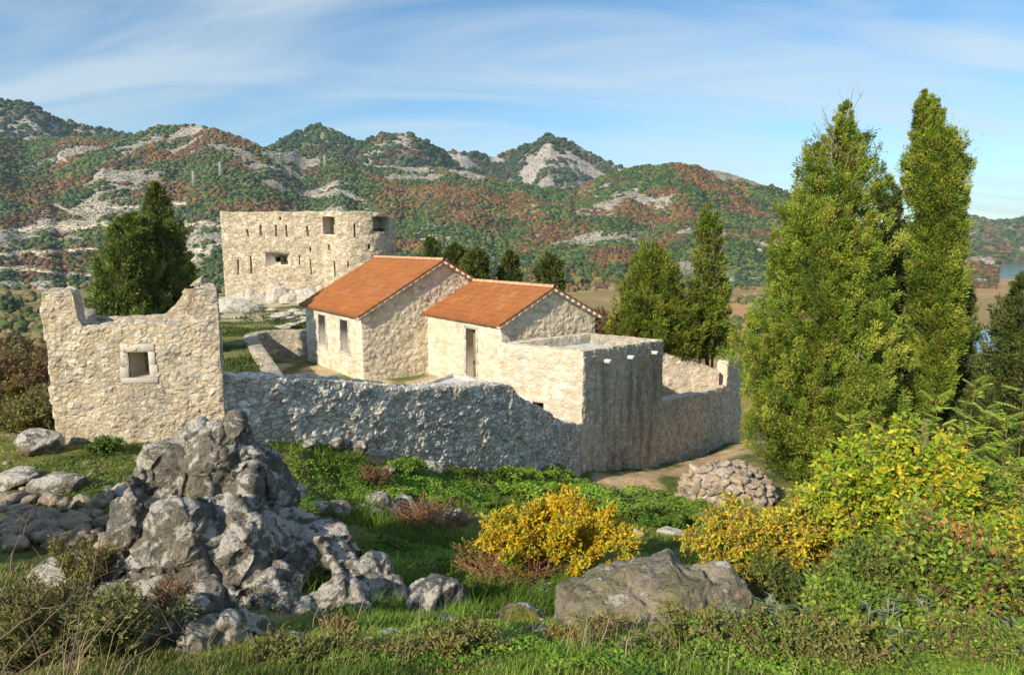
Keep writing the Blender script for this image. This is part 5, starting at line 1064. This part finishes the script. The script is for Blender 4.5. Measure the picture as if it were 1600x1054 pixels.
def carpet(name, label, poly, n, h, L, seed, pal, bumps=1.2, kind='stuff', cat='plants'):
    r = np.random.default_rng(seed); pl = np.array([q[:2] for q in poly]); x = r.uniform(pl[:, 0].min(), pl[:, 0].max(), n*2); y = r.uniform(pl[:, 1].min(), pl[:, 1].max(), n*2)
    jx = x+.8*(fbm(np.stack([x, y, x*0], -1)*1.1, 3, 3)-.5)*2; jy = y+1.2*(fbm(np.stack([x, y, x*0], -1)*1.1, 3, 4)-.5)*2
    k = pip(jx, jy, pl) & (seg_dist(x, y, path_c) > 1.0); x, y = x[k][:n], y[k][:n]; n = len(x); p = np.stack([x, y, x*0], -1); F1, F2, ID = cell(np.stack([x*bumps, y*bumps, x*0+.5], -1), seed, (1, 1, 0))
    m = h*(.25+.75*np.clip(1-F1*1.25, 0, 1)**.7)*(.6+.8*ID); z = ground_z(x, y)+m*r.random(n)**.35; pos = np.stack([x, y, z], -1)
    a = r.uniform(0, 6.28, n); d = np.stack([np.cos(a), np.sin(a), r.uniform(-.3, .5, n)], -1); nr = unit(np.stack([r.normal(size=n)*.4, r.normal(size=n)*.4-.25, np.ones(n)], -1))
    c = np.array(pal)[np.clip(((ID*.6+r.random(n)*.4)*len(pal)).astype(int), 0, len(pal)-1)]*(.7+.5*r.random(n))[:, None]*(.35+1.2*fbm(np.stack([x, y, x*0], -1)*1.3, 3, 46))[:, None]; mb = MB(); leaves(mb, pos, d, nr, L*(.6+.8*r.random(n)), L*.75*(.6+.6*r.random(n)), c)
    o = mb.build(name, M_leaf); return tag(o, label, cat, kind=kind)
CARP = [(.10, .23, .025), (.15, .31, .03), (.21, .36, .04), (.27, .38, .05), (.12, .21, .04)]
carpet('ground_cover', 'bright green leafy ground cover below the stained bastion corner', [P(770, 775, d=17.5), P(800, 755, d=19.8), P(880, 752, d=21.3), P(960, 752, d=21.6), P(1000, 768, d=19.8), P(1040, 800, d=17.5), P(1000, 830, d=14.8), P(900, 815, d=15.2), P(820, 800, d=16)], 26000, .42, .10, 4, CARP)
carpet('ground_cover', 'darker leafy ground cover running up to the heap of stones', [P(960, 790, d=18.4), P(1020, 770, d=20), P(1080, 790, d=19), P(1120, 815, d=17.2), P(1060, 840, d=14.2), P(980, 835, d=14.4)], 17000, .40, .10, 5, [tuple(np.array(c)*.75) for c in CARP])
carpet('ground_cover', 'low dark weeds growing along the foot of the shaded wall', [P(620, 712, d=15.9), P(760, 735, d=18.6), P(900, 742, d=21.8), P(860, 760, d=20), P(740, 760, d=17), P(600, 725, d=15)], 15000, .22, .07, 6, [tuple(np.array(c)*.6) for c in CARP], bumps=2)
carpet('ground_cover', 'small leafy weeds between the stones below the hut', [P(100, 715, d=11.4), P(330, 705, d=11.4), P(300, 740, d=10), P(180, 780, d=9), P(40, 770, d=9.6), P(-20, 730, d=10.6)], 5000, .10, .04, 7, [(.10, .17, .03), (.15, .22, .04), (.20, .24, .06), (.12, .14, .04)], bumps=2.5)
carpet('ground_cover', 'leafy weeds in the bottom middle of the slope', [P(420, 985, d=5.5), P(560, 960, d=6.2), P(760, 950, d=6.6), P(860, 1000, d=4.9), P(900, 1054, d=3.7), P(420, 1054, d=3.8)], 14000, .07, .028, 8, CARP, bumps=3)

# ------------------------------------------------------------------ shrubs
def shrub(name, label, px, py, d, w, dep, h, ntw, per, L, LW, pal, seed, nst=14, cat='shrub', group=None, lean=(0, 0), tw=.32, upright=.6, base_spread=.25, z=None, stemc=(.17, .11, .07), tops=None, low=.15, droop=0., stemr=.010):
    r = np.random.default_rng(seed); c = P(px, py, d=d); gz = float(ground_z(c[:1], c[1:2])[0]) if z is None else z; root = thing(name, label, cat, (c[0], c[1], gz), group)
    a = r.uniform(0, 6.28, nst); q = r.random(nst)**.5; tip = np.stack([c[0]+lean[0]+w/2*q*np.cos(a), c[1]+lean[1]+dep/2*q*np.sin(a), gz+h*(1-.45*q**2)*r.uniform(.65, 1.05, nst)], -1)
    if tops is not None:
        for i, (tx, ty, td) in enumerate(tops): tip[i] = P(tx, ty, d=td)
    bs = np.stack([c[0]+w/2*base_spread*q*np.cos(a), c[1]+dep/2*base_spread*q*np.sin(a), np.full(nst, gz-.05)], -1)
    ms = MB(); ctrlp = (bs+tip)/2+np.stack([0*a, 0*a, h*.10+0*a], -1)*r.uniform(.5, 1.5, (nst, 1))+r.normal(size=(nst, 3))*.06*h
    def bez(i, t): t = t[:, None]; return (1-t)**2*bs[i]+2*t*(1-t)*ctrlp[i]+t*t*tip[i]
    for i in range(nst): tube(ms, bez(np.full(9, i), np.linspace(0, 1, 9)), stemr*(1+h*.3), .003, stemc, 5)
    si = r.integers(0, nst, ntw); t = r.uniform(low, 1, ntw)**.8; p0 = bez(si, t); ax = unit(bez(si, np.minimum(t+.05, 1.05))-p0+1e-6); out = r.normal(size=(ntw, 3)); out[:, 2] *= .6
    dr = unit(ax*upright+unit(out)*.8+np.array([0, 0, .25*upright-droop])); ln = tw*(.4+.9*r.random(ntw))*(1.1-.5*t); p1 = p0+dr*ln[:, None]; twigs(ms, p0, p1, .0035+.0004*d, np.array(stemc)*1.2)
    ms.build('stems', M_bark, root)
    k = np.repeat(np.arange(ntw), per); s = r.uniform(.15, 1.05, len(k)); pos = p0[k]+dr[k]*(ln[k]*s)[:, None]; n = len(k)
    ld = unit(dr[k]*.7+r.normal(size=(n, 3))*.6+np.array([0, 0, -droop])); nr = unit(r.normal(size=(n, 3))*.7+np.array([-.3, -.4, .8])); pos = pos+r.normal(size=(n, 3))*L*.25
    f = fbm(pos[:, :3]*1.6+seed, 3, seed)+.45*(r.random(n)-.5); col = np.array(pal)[np.clip((np.clip((f-.2)/.6, 0, .999)*len(pal)).astype(int), 0, len(pal)-1)]*(.75+.5*r.random(n))[:, None]
    ml = MB(); leaves(ml, pos, ld, nr, L*(.55+.8*r.random(n)), LW*(.6+.7*r.random(n)), col); ml.build('foliage', M_leaf, root); return root
YEL = [(.58, .40, .015), (.66, .48, .02), (.50, .42, .02), (.70, .46, .03), (.40, .42, .03), (.26, .35, .03)]
YG = [(.24, .38, .025), (.36, .44, .03), (.50, .48, .03), (.16, .30, .025), (.58, .46, .03), (.30, .42, .04)]
GG = [(.11, .21, .025), (.16, .28, .03), (.22, .34, .04), (.30, .36, .05), (.09, .16, .03)]
OLV = [(.13, .15, .04), (.20, .20, .06), (.09, .12, .035), (.28, .25, .09)]
BRN = [(.16, .10, .05), (.24, .15, .06), (.11, .08, .04), (.20, .17, .06)]
SAGE = [(.17, .23, .14), (.24, .30, .19), (.12, .18, .10), (.30, .35, .24)]
shrub('autumn_shrub', 'golden yellow autumn shrub in the middle of the grass slope', 872, 925, 8.6, 2.2, 1.5, 1.35, 2000, 11, .060, .028, YEL, 1, nst=40, low=.28, tops=((885, 762, 8.7), (895, 775, 8.6), (870, 785, 8.8), (955, 795, 8.4), (945, 805, 8.5), (830, 795, 8.8), (800, 800, 8.9), (760, 815, 8.9), (985, 850, 8.3), (770, 850, 8.7), (915, 800, 8.5)), upright=1.0, tw=.26)
shrub('autumn_shrub', 'thin yellow green fringe shrub on the left side of the golden shrub', 775, 905, 8.9, 1.0, .9, .75, 420, 11, .05, .022, [(.30, .30, .03), (.22, .26, .04), (.38, .32, .03), (.20, .14, .05)], 2, nst=12, upright=.9)
shrub('dry_shrub', 'brown dead brambles at the left foot of the golden shrub', 800, 915, 8.3, 1.3, .8, .4, 300, 2, .04, .012, BRN, 3, nst=26, tw=.5, stemc=(.24, .13, .07))
shrub('autumn_shrub', 'yellow brown shrub with drooping small leaves left of the big green one', 1195, 905, 8.0, 2.2, 1.7, 1.45, 1700, 12, .058, .028, [(.60, .46, .03), (.46, .44, .04), (.28, .35, .03), (.48, .27, .04), (.64, .50, .03), (.22, .30, .03)], 4, nst=24, droop=.35, upright=.5)
shrub('green_shrub', 'big yellow green shrub with tall leafy shoots in front of the huge cypress', 1395, 985, 6.9, 2.3, 1.8, 1.95, 2000, 12, .068, .038, YG, 5, nst=28, tops=((1380, 690, 6.9), (1330, 700, 7.1), (1440, 715, 6.8), (1290, 740, 7.2), (1480, 745, 6.7), (1400, 720, 6.7)), upright=.8, droop=.1)
shrub('green_shrub', 'dense green shrub at the right edge below the dark cypress', 1560, 960, 7.2, 2.0, 1.8, 1.65, 1500, 12, .066, .036, GG+[(.36, .36, .04)], 6, nst=22)
shrub('green_shrub', 'green shrub in front of the dark trees, between the big shrub and the right edge', 1500, 830, 10.5, 3.0, 2.0, 1.6, 1500, 11, .075, .04, GG, 7, nst=22)
shrub('green_shrub', 'low yellow green shrub between the stone heap and the trunk of the huge cypress', 1285, 830, 13.5, 2.4, 1.6, 1.1, 800, 11, .075, .04, YG, 8, nst=16)
shrub('green_shrub', 'shaded dark green undergrowth right of the grey boulder', 1240, 985, 6.3, 1.5, 1.2, .62, 900, 11, .05, .032, [(.06, .11, .02), (.09, .15, .025), (.13, .18, .03)], 9, nst=20)
shrub('green_shrub', 'leafy shoots with rusty tips at the bottom right of the photo', 1480, 1050, 4.7, 1.5, .9, 1.05, 480, 9, .055, .03, GG+[(.36, .20, .05)], 10, nst=14, upright=.9)
shrub('green_shrub', 'pale yellow leaved shoots at the extreme lower right corner', 1610, 1040, 4.9, 1.1, .9, 1.2, 420, 9, .055, .03, YG, 11, nst=12, upright=.9)
shrub('olive_shrub', 'small olive yellow shrub in the shaded scree left of the outcrop', 120, 905, 6.0, .75, .6, .62, 500, 12, .028, .012, [(.30, .29, .07), (.22, .24, .06), (.36, .33, .09)], 12, nst=18, upright=.9, tw=.18)
shrub('olive_shrub', 'grey olive bush at the lower left corner', 40, 1040, 4.2, 1.0, .9, .55, 620, 12, .035, .014, OLV, 13, nst=20, tw=.2)
shrub('olive_shrub', 'long leaved sage like bush in front of the outcrop base', 205, 1035, 4.3, .8, .6, .5, 420, 12, .055, .016, [(.18, .21, .07), (.26, .28, .10), (.13, .16, .05)], 14, nst=16, tw=.2)
shrub('olive_shrub', 'dull olive bush between the lower left corner and the outcrop', 130, 1010, 4.9, .9, .7, .45, 500, 12, .035, .014, OLV, 15, nst=16, tw=.2)
shrub('dry_shrub', 'brown dry bush at the foot of the outcrop', 265, 975, 5.3, .5, .4, .42, 260, 8, .02, .008, BRN, 16, nst=22, tw=.2, stemc=(.22, .13, .08))
shrub('dry_shrub', 'tangle of bare brown brambles in the middle of the slope', 665, 815, 11.4, 1.8, 1.0, .45, 360, 2, .03, .01, BRN, 17, nst=40, tw=.6, stemc=(.25, .14, .08), upright=.2)
shrub('dry_shrub', 'small rusty brown heather tuft above the pale rounded rock', 585, 755, 13.2, .8, .6, .42, 320, 9, .03, .012, [(.26, .15, .06), (.18, .12, .05), (.20, .19, .06)], 18, nst=18, tw=.2)
shrub('green_shrub', 'dark green leafy plant at the foot of the hut wall', 165, 695, 11.5, .6, .4, .32, 240, 10, .06, .03, [(.07, .14, .02), (.10, .19, .03)], 19, nst=12, tw=.16)
shrub('green_shrub', 'lime green weed tuft lit by the sun near the pale rock and the wall', 630, 735, 14.4, 1.2, .8, .3, 420, 10, .06, .03, CARP, 20, nst=16, tw=.18)
shrub('green_shrub', 'lush green weeds just right of the outcrop top', 455, 790, 9.8, .9, .7, .26, 420, 10, .07, .016, CARP, 21, nst=16, tw=.2, upright=1.2)
for i, (px, py, d, w, h, pal, lab) in enumerate(((15, 660, 17, 3.0, 1.5, BRN+[(.30, .22, .06)], 'brown and yellow scrub on the slope left of the hut, lower clump'), (60, 600, 22, 3.2, 1.9, BRN, 'reddish brown scrub beside the hut wall'), (-20, 590, 24, 4, 2.4, BRN+[(.10, .13, .04)], 'brown scrub at the left picture edge'), (20, 545, 32, 5, 2.8, OLV, 'olive bushes farther down behind the brown scrub'), (60, 700, 13.5, 1.6, .9, OLV+[(.28, .26, .06)], 'olive grassy bush by the hut corner rock'))):
    shrub('hillside_scrub', lab, px, py, d, w, w*.8, h, 900, 11, .05+.002*d, .02+.001*d, pal, 30+i, nst=22, tw=.5)
for i, (px, py, d, lab) in enumerate(((915, 500, 44, 'brown scrub behind the right gable end'), (940, 515, 42, 'brown scrub between the gable end and the rounded cypress'))):
    shrub('hillside_scrub', lab, px, py, d, 4, 3, 2.2, 700, 10, .14, .07, BRN, 40+i, nst=16, tw=.7, z=P(px, py, d=d)[2]-1)
def saplings(name, label, px, py, d, tops, seed, leafl=.115, pal=GG, group=None):
    r = np.random.default_rng(seed); c = P(px, py, d=d); gz = float(ground_z(c[:1], c[1:2])[0]); root = thing(name, label, 'sapling', (c[0], c[1], gz), group); ms, ml = MB(), MB()
    for tx, ty in tops:
        t1 = P(tx, ty, d=d+r.uniform(-.3, .3)); b = np.array([c[0]+r.uniform(-.2, .2), c[1]+r.uniform(-.2, .2), gz-.05]); k = np.linspace(0, 1, 9)[:, None]; pts = b+(t1-b)*k+np.array([.06, 0, 0])*np.sin(k*3.1)*r.normal(); tube(ms, pts, .012, .004, (.22, .14, .09), 5)
        for j in range(15):
            tt = 1-.62*(j/15)**1.3; p = b+(t1-b)*tt; a = j*2.4+r.uniform(-.3, .3); dr = unit(np.array([math.cos(a), math.sin(a), .75-.25*j/15+.25*r.normal()])); Lr = r.uniform(.22, .40)*(1-.3*(j < 3)); npair = 7
            s = np.linspace(.2, 1, npair); side = unit(np.cross(dr, (0, 0, 1.))); q = p+dr*Lr*s[:, None]-np.array([0, 0, .12*Lr])*(s**2)[:, None]; twigs(ms, p[None], (p+dr*Lr)[None]-[[0, 0, .12*Lr]], .003, (.22, .16, .08))
            for sg in (-1, 1):
                cc = np.array(pal)[r.integers(0, len(pal))]*r.uniform(.8, 1.3, (npair, 1)); leaves(ml, q, np.tile(side*sg+dr*.45+[0, 0, -.1], (npair, 1)), np.tile([0.1, -.2, 1.], (npair, 1)), leafl*(1.05-.35*s), leafl*.38, cc)
    ms.build('stems', M_bark, root); ml.build('foliage', M_leaf, root); return root
SAP = [(.38, .50, .05), (.46, .54, .07), (.28, .42, .05)]
saplings('sapling', 'thin tree of heaven saplings with feathery leaf crowns left of the dark edge cypress', 1480, 830, 9.5, ((1462, 625), (1445, 660), (1490, 690)), 1, pal=SAP)
saplings('sapling', 'tallest feathery sapling pair in front of the dark edge cypress', 1545, 840, 9.3, ((1525, 600), (1540, 640), (1510, 670)), 2, pal=SAP)
saplings('sapling', 'feathery saplings cut by the right picture edge', 1590, 840, 8.8, ((1575, 655), (1600, 605), (1562, 700)), 3, pal=SAP)
saplings('sapling', 'feathery shoots rising in front of the foot of the huge cypress', 1340, 860, 9.0, ((1330, 655), (1355, 700), (1300, 720), (1385, 670)), 4, pal=SAP+[(.34, .36, .05)])
def rosettes(name, label, spots, L, W_, pal, seed, nl=16, h=.25, cat='plant'):
    r = np.random.default_rng(seed); c0 = P(*spots[0][:2], d=spots[0][2]); gz0 = float(ground_z(c0[:1], c0[1:2])[0]); root = thing(name, label, cat, (c0[0], c0[1], gz0)); ml, ms = MB(), MB()
    for px, py, d in spots:
        c = P(px, py, d=d); gz = float(ground_z(c[:1], c[1:2])[0]); 
        for s in range(5):
            b = np.array([c[0]+r.uniform(-.12, .12), c[1]+r.uniform(-.12, .12), gz]); t1 = b+[r.uniform(-.1, .1), r.uniform(-.1, .1), h*r.uniform(.6, 1.3)]; tube(ms, np.array([b, (b+t1)/2+[.01, 0, 0], t1]), .006, .003, (.22, .22, .14), 5); k = nl; tt = r.uniform(.25, 1, k); a = r.uniform(0, 6.28, k); el = .15+.9*tt*r.random(k)
            ds = np.stack([np.cos(a), np.sin(a), el], -1); pos = b+(t1-b)*tt[:, None]; cc = np.array(pal)[r.integers(0, len(pal), k)]*r.uniform(.8, 1.25, (k, 1)); leaves(ml, pos, ds, np.tile([0, -.1, 1.], (k, 1)), L*r.uniform(.6, 1.15, k), W_*r.uniform(.7, 1.1, k), cc, bend=.5)
    ms.build('stems', M_bark, root); ml.build('foliage', M_leaf, root); return root
rosettes('sage_plant', 'grey green sage plants with long soft leaves at the bottom, right of the boulder', [(1160, 1030, 4.3), (1235, 1040, 4.1), (1200, 1000, 4.9)], .11, .028, SAGE, 1)
rosettes('sage_plant', 'blue green sage plants in the bottom right corner', [(1560, 1035, 4.2), (1600, 1020, 4.4)], .12, .032, SAGE, 2)
rosettes('sage_plant', 'silvery sage sprigs at the bottom between the two other sage clumps', [(1400, 1045, 4.1), (1440, 1030, 4.4), (1370, 1050, 4.0)], .09, .025, SAGE, 3)
rosettes('sage_plant', 'blue grey sage patch below the golden shrub', [(880, 945, 7.6), (930, 950, 7.3), (840, 940, 7.8)], .10, .03, SAGE, 4, h=.15)
rosettes('sage_plant', 'pale dry sage stalks in the grass below the big boulder', [(1000, 1045, 4.0), (930, 1050, 3.9), (1060, 1040, 4.1)], .07, .014, [(.30, .28, .14), (.22, .24, .10)], 5, h=.22)
def bare_twigs(name, label, arcs, seed, col=(.20, .14, .10)):
    r = np.random.default_rng(seed); mb = MB(); o0 = None
    for (x0, y0, d0, x1, y1, d1, sag) in arcs:
        a, b = P(x0, y0, d=d0), P(x1, y1, d=d1); k = np.linspace(0, 1, 12)[:, None]; pts = a+(b-a)*k+np.array([0, 0, sag])*np.sin(k*math.pi)+.01*r.normal(size=(12, 3)); tube(mb, pts, .006, .0022, col, 5)
        i = r.integers(2, 11, 10); p0 = pts[i]; twigs(mb, p0, p0+r.normal(size=(10, 3))*.10+[0, 0, .05], .0018, col)
    return tag(mb.build(name, M_bark), label, 'twigs')
bare_twigs('bare_branches', 'long bare arching twigs over the lower left corner', [(0, 1054, 3.4, 200, 880, 4.4, .1), (20, 1060, 3.4, 270, 1000, 4.0, .2), (-20, 960, 4.0, 130, 850, 5.0, .1), (60, 1070, 3.3, 330, 900, 4.8, .12), (0, 1000, 3.7, 180, 960, 4.0, .15), (100, 1070, 3.3, 160, 830, 5, .02), (0, 930, 4.4, 60, 780, 5.5, .05), (180, 1070, 3.4, 300, 985, 4.1, .1)], 1)
bare_twigs('fallen_branch', 'weathered fallen branch lying in the grass at the bottom right', [(1320, 1045, 3.9, 1500, 1020, 4.2, .05), (1340, 1050, 3.85, 1420, 1000, 4.1, .06), (950, 1035, 4.1, 1130, 1040, 4.0, .02)], 2, (.30, .21, .14))

shrub('green_shrub', 'tall yellow green shrub between the stone heap and the big leafy shrub', 1300, 880, 8.3, 1.6, 1.3, 1.6, 1100, 12, .062, .034, YG, 60, nst=20, tops=((1300, 745, 8.3), (1270, 770, 8.4), (1330, 740, 8.2)))
shrub('green_shrub', 'tall green shrub behind the big leafy shrub, beneath the slender cypress', 1450, 850, 9.6, 2.0, 1.4, 1.9, 1200, 12, .07, .038, GG, 61, nst=20, tops=((1450, 720, 9.6), (1490, 730, 9.7), (1420, 735, 9.5)))
grass('grass', 'dry straw coloured stalks among the plants in the lower left and along the bottom', 4000, 9, -44, 43, 3.6, 12, .24, .005, [(.42, .34, .16), (.34, .26, .12), (.50, .42, .22)], lambda x, y, r: gmask(x, y, r) & (fbm(np.stack([x, y, x*0], -1)*.9, 3, 171) > .50))
for i, (px, d, w, h, pal, lab) in enumerate(((1180, 3.9, .8, .30, OLV+GG[:2], 'low mixed green weeds at the bottom edge, left of the fallen branch'), (1290, 3.8, .7, .26, [(.22, .26, .05), (.30, .30, .08), (.14, .18, .04)], 'pale green weeds at the bottom edge above the fallen branch'), (1500, 3.9, .9, .36, GG, 'leafy green weeds at the bottom edge near the right corner'), (700, 3.9, .9, .14, [(.20, .22, .05), (.28, .24, .08), (.12, .17, .03)], 'low yellowish weeds at the bottom edge under the ledge stone'), (480, 4.0, .8, .16, [(.16, .22, .04), (.24, .24, .07), (.30, .22, .09)], 'scruffy low weeds at the bottom edge right of the pointed rock'))):
    shrub('weeds', lab, px, 1056, d, w, .6, h, 420, 9, .032, .014, pal, 70+i, nst=20, tw=.13, cat='weeds')
for i, (px, py, d, sz, lab) in enumerate(((700, 985, 5.6, .13, 'small grey stone in the grass above the pale ledge stone'), (450, 1040, 4.2, .12, 'small rounded stone right of the pointed rock'), (610, 1000, 5.0, .10, 'little pale stone in the grass between the outcrop and the ledge stone'), (840, 1010, 4.8, .12, 'small pale stone between the white stone and the boulder'), (560, 955, 6.3, .14, 'small stone at the edge of the outcrop chain in the grass'), (350, 715, 11.4, .3, 'grey stone between the outcrop top and the hut'), (560, 700, 14.3, .26, 'lone grey stone below the middle of the shaded wall'), (605, 722, 14.0, .2, 'pale little rock in the green weeds below the shaded wall'))):
    rock(lab, px, py, d, (sz, sz*.8, sz*.6), 170+i, sub=4, lich=.4, sink=.25)
# more growth at the bottom edge and an unseen tall shrub, added past the left edge to shade the scree
shrub('green_shrub', 'low leafy bramble at the bottom edge beneath the big yellow green shrub', 1330, 1060, 4.3, 1.0, .7, .42, 520, 11, .045, .024, GG, 50, nst=16, tw=.2)
shrub('green_shrub', 'dark leafy undergrowth under the big yellow green shrub', 1400, 1010, 5.9, 1.8, 1.0, .7, 900, 11, .05, .028, [(.07, .13, .02), (.11, .19, .03), (.18, .27, .04)], 51, nst=20)
shrub('green_shrub', 'leafy green bush filling the right edge beneath the shrubs', 1590, 1010, 5.6, 1.4, 1.0, .95, 800, 11, .052, .03, GG, 52, nst=20)
shrub('green_shrub', 'small weedy bush at the bottom edge below the big boulder', 1080, 1060, 4.2, 1.0, .6, .22, 420, 10, .035, .016, [(.14, .22, .03), (.22, .29, .05), (.30, .24, .07)], 53, nst=18, tw=.14)
shrub('dry_shrub', 'dry reddish weeds in the grass below the left end of the boulder', 930, 1040, 4.4, .8, .5, .2, 260, 8, .03, .012, [(.30, .17, .05), (.36, .30, .06), (.20, .22, .05)], 54, nst=18, tw=.14)
shrub('green_shrub', 'tall dense unseen shrub added beyond the left edge to shade the scree', -640, 900, 5.2, 2.2, 2.0, 3.0, 1500, 12, .08, .045, OLV, 55, nst=26)
carpet('ground_cover', 'small herbs and clover around the big boulder', [P(860, 1054, d=3.6), P(1000, 1010, d=4.6), P(1250, 1010, d=4.7), P(1500, 1040, d=4), P(1500, 1100, d=3.3), P(860, 1100, d=3.2)], 12000, .07, .028, 18, CARP, bumps=3)
carpet('ground_cover', 'mixed herbs in the grass between the outcrop and the golden shrub', [P(560, 850, d=10), P(740, 850, d=10), P(800, 940, d=7.2), P(640, 900, d=8.4)], 12000, .12, .045, 19, CARP, bumps=2)
carpet('ground_cover', 'tufty weeds on the slope below the shaded wall', [P(430, 720, d=12), P(620, 720, d=15), P(800, 760, d=16.5), P(760, 800, d=13.5), P(600, 770, d=13), P(470, 790, d=10.5)], 20000, .18, .06, 20, CARP, bumps=1.6)

# ------------------------------------------------------------------ trees and scrub on the plain
r = np.random.default_rng(404); n = 2600; y = r.uniform(230, 660, n); px = r.uniform(-200, 1650, n); x = (px-800)/1000*y; p = np.stack([x, y, x*0], -1)
k = ((fbm(p*.012, 4, 91) > .54)|((px < 300) & (fbm(p*.012, 4, 93) > .47)) | (y > 600)) & (seg_dist(x, y, CH) > 40) & ~((px > 860) & (px < 1000) & (y < 590) & (y > 330)) & ~((px > 1440) & (r.random(n) > .1))
x, y = x[k], y[k]; z = ground_z(x, y); rad = r.uniform(1.6, 4.2, len(x)); pal = np.array([(.12, .13, .05), (.17, .14, .07), (.09, .11, .035), (.22, .17, .08), (.07, .10, .03)]); mb = MB()
scatter_blobs(mb, np.stack([x, y, z], -1), rad, pal[r.integers(0, 5, len(x))], 5, 2, 1.0); tag(mb.build('scrub', M_far), 'rounded scrub and small trees scattered over the flat valley floor', 'scrub', kind='stuff')
def far_tree(label, px, py, h, w, seed, col):
    q = P(px, py, z=-39.0); r = np.random.default_rng(seed); root = thing('valley_tree', label, 'tree', tuple(q), 'single trees on the valley floor'); mb = MB(); n = 60
    u = unit(r.normal(size=(n, 3))); c = q+[0, 0, h*.55]+u*np.array([w/2, w/2, h*.42])*r.random((n, 1))**.4; scatter_blobs(mb, c-[0, 0, .3], r.uniform(.12, .22, n)*w, np.tile(col, (n, 1))*r.uniform(.7, 1.3, (n, 1)), seed, 2, 1.0)
    mb.build('crown', M_far, root); mb = MB(); tube(mb, np.array([q-[0, 0, 1], q+[0, 0, h*.3], q+[.2, 0, h*.7]]), .35, .1, (.15, .11, .08)); mb.build('trunk', M_bark, root)
far_tree('round dark tree on the green field at the far left', 15, 492, 11, 10, 1, (.05, .08, .03)); far_tree('olive round tree at the edge of the tan field behind the lower house', 905, 449, 11, 13, 2, (.15, .15, .05)); far_tree('second olive round tree right of the first at the tan field edge', 935, 449, 9, 12, 3, (.17, .15, .06)); far_tree('grey green tree left of the two olive trees at the field edge', 880, 448, 12, 12, 4, (.12, .13, .05))

# ------------------------------------------------------------------ air
mb = MB(); mb.box((300, 1500, 120), (3300, 0, 0), (0, 2600, 0), (0, 0, 172), (1, 1, 1)); hz = mb.build('haze', None); tag(hz, kind='stuff')
hm = bpy.data.materials.new('air'); hm.use_nodes = True; ht = hm.node_tree; ht.nodes.clear(); ho = N(ht, 'ShaderNodeOutputMaterial'); hv = N(ht, 'ShaderNodeVolumePrincipled')
hv.inputs['Color'].default_value = (.62, .78, .95, 1); hv.inputs['Density'].default_value = 0.000075; hv.inputs['Anisotropy'].default_value = .2; ht.links.new(hv.outputs[0], ho.inputs['Volume']); hz.data.materials.append(hm)
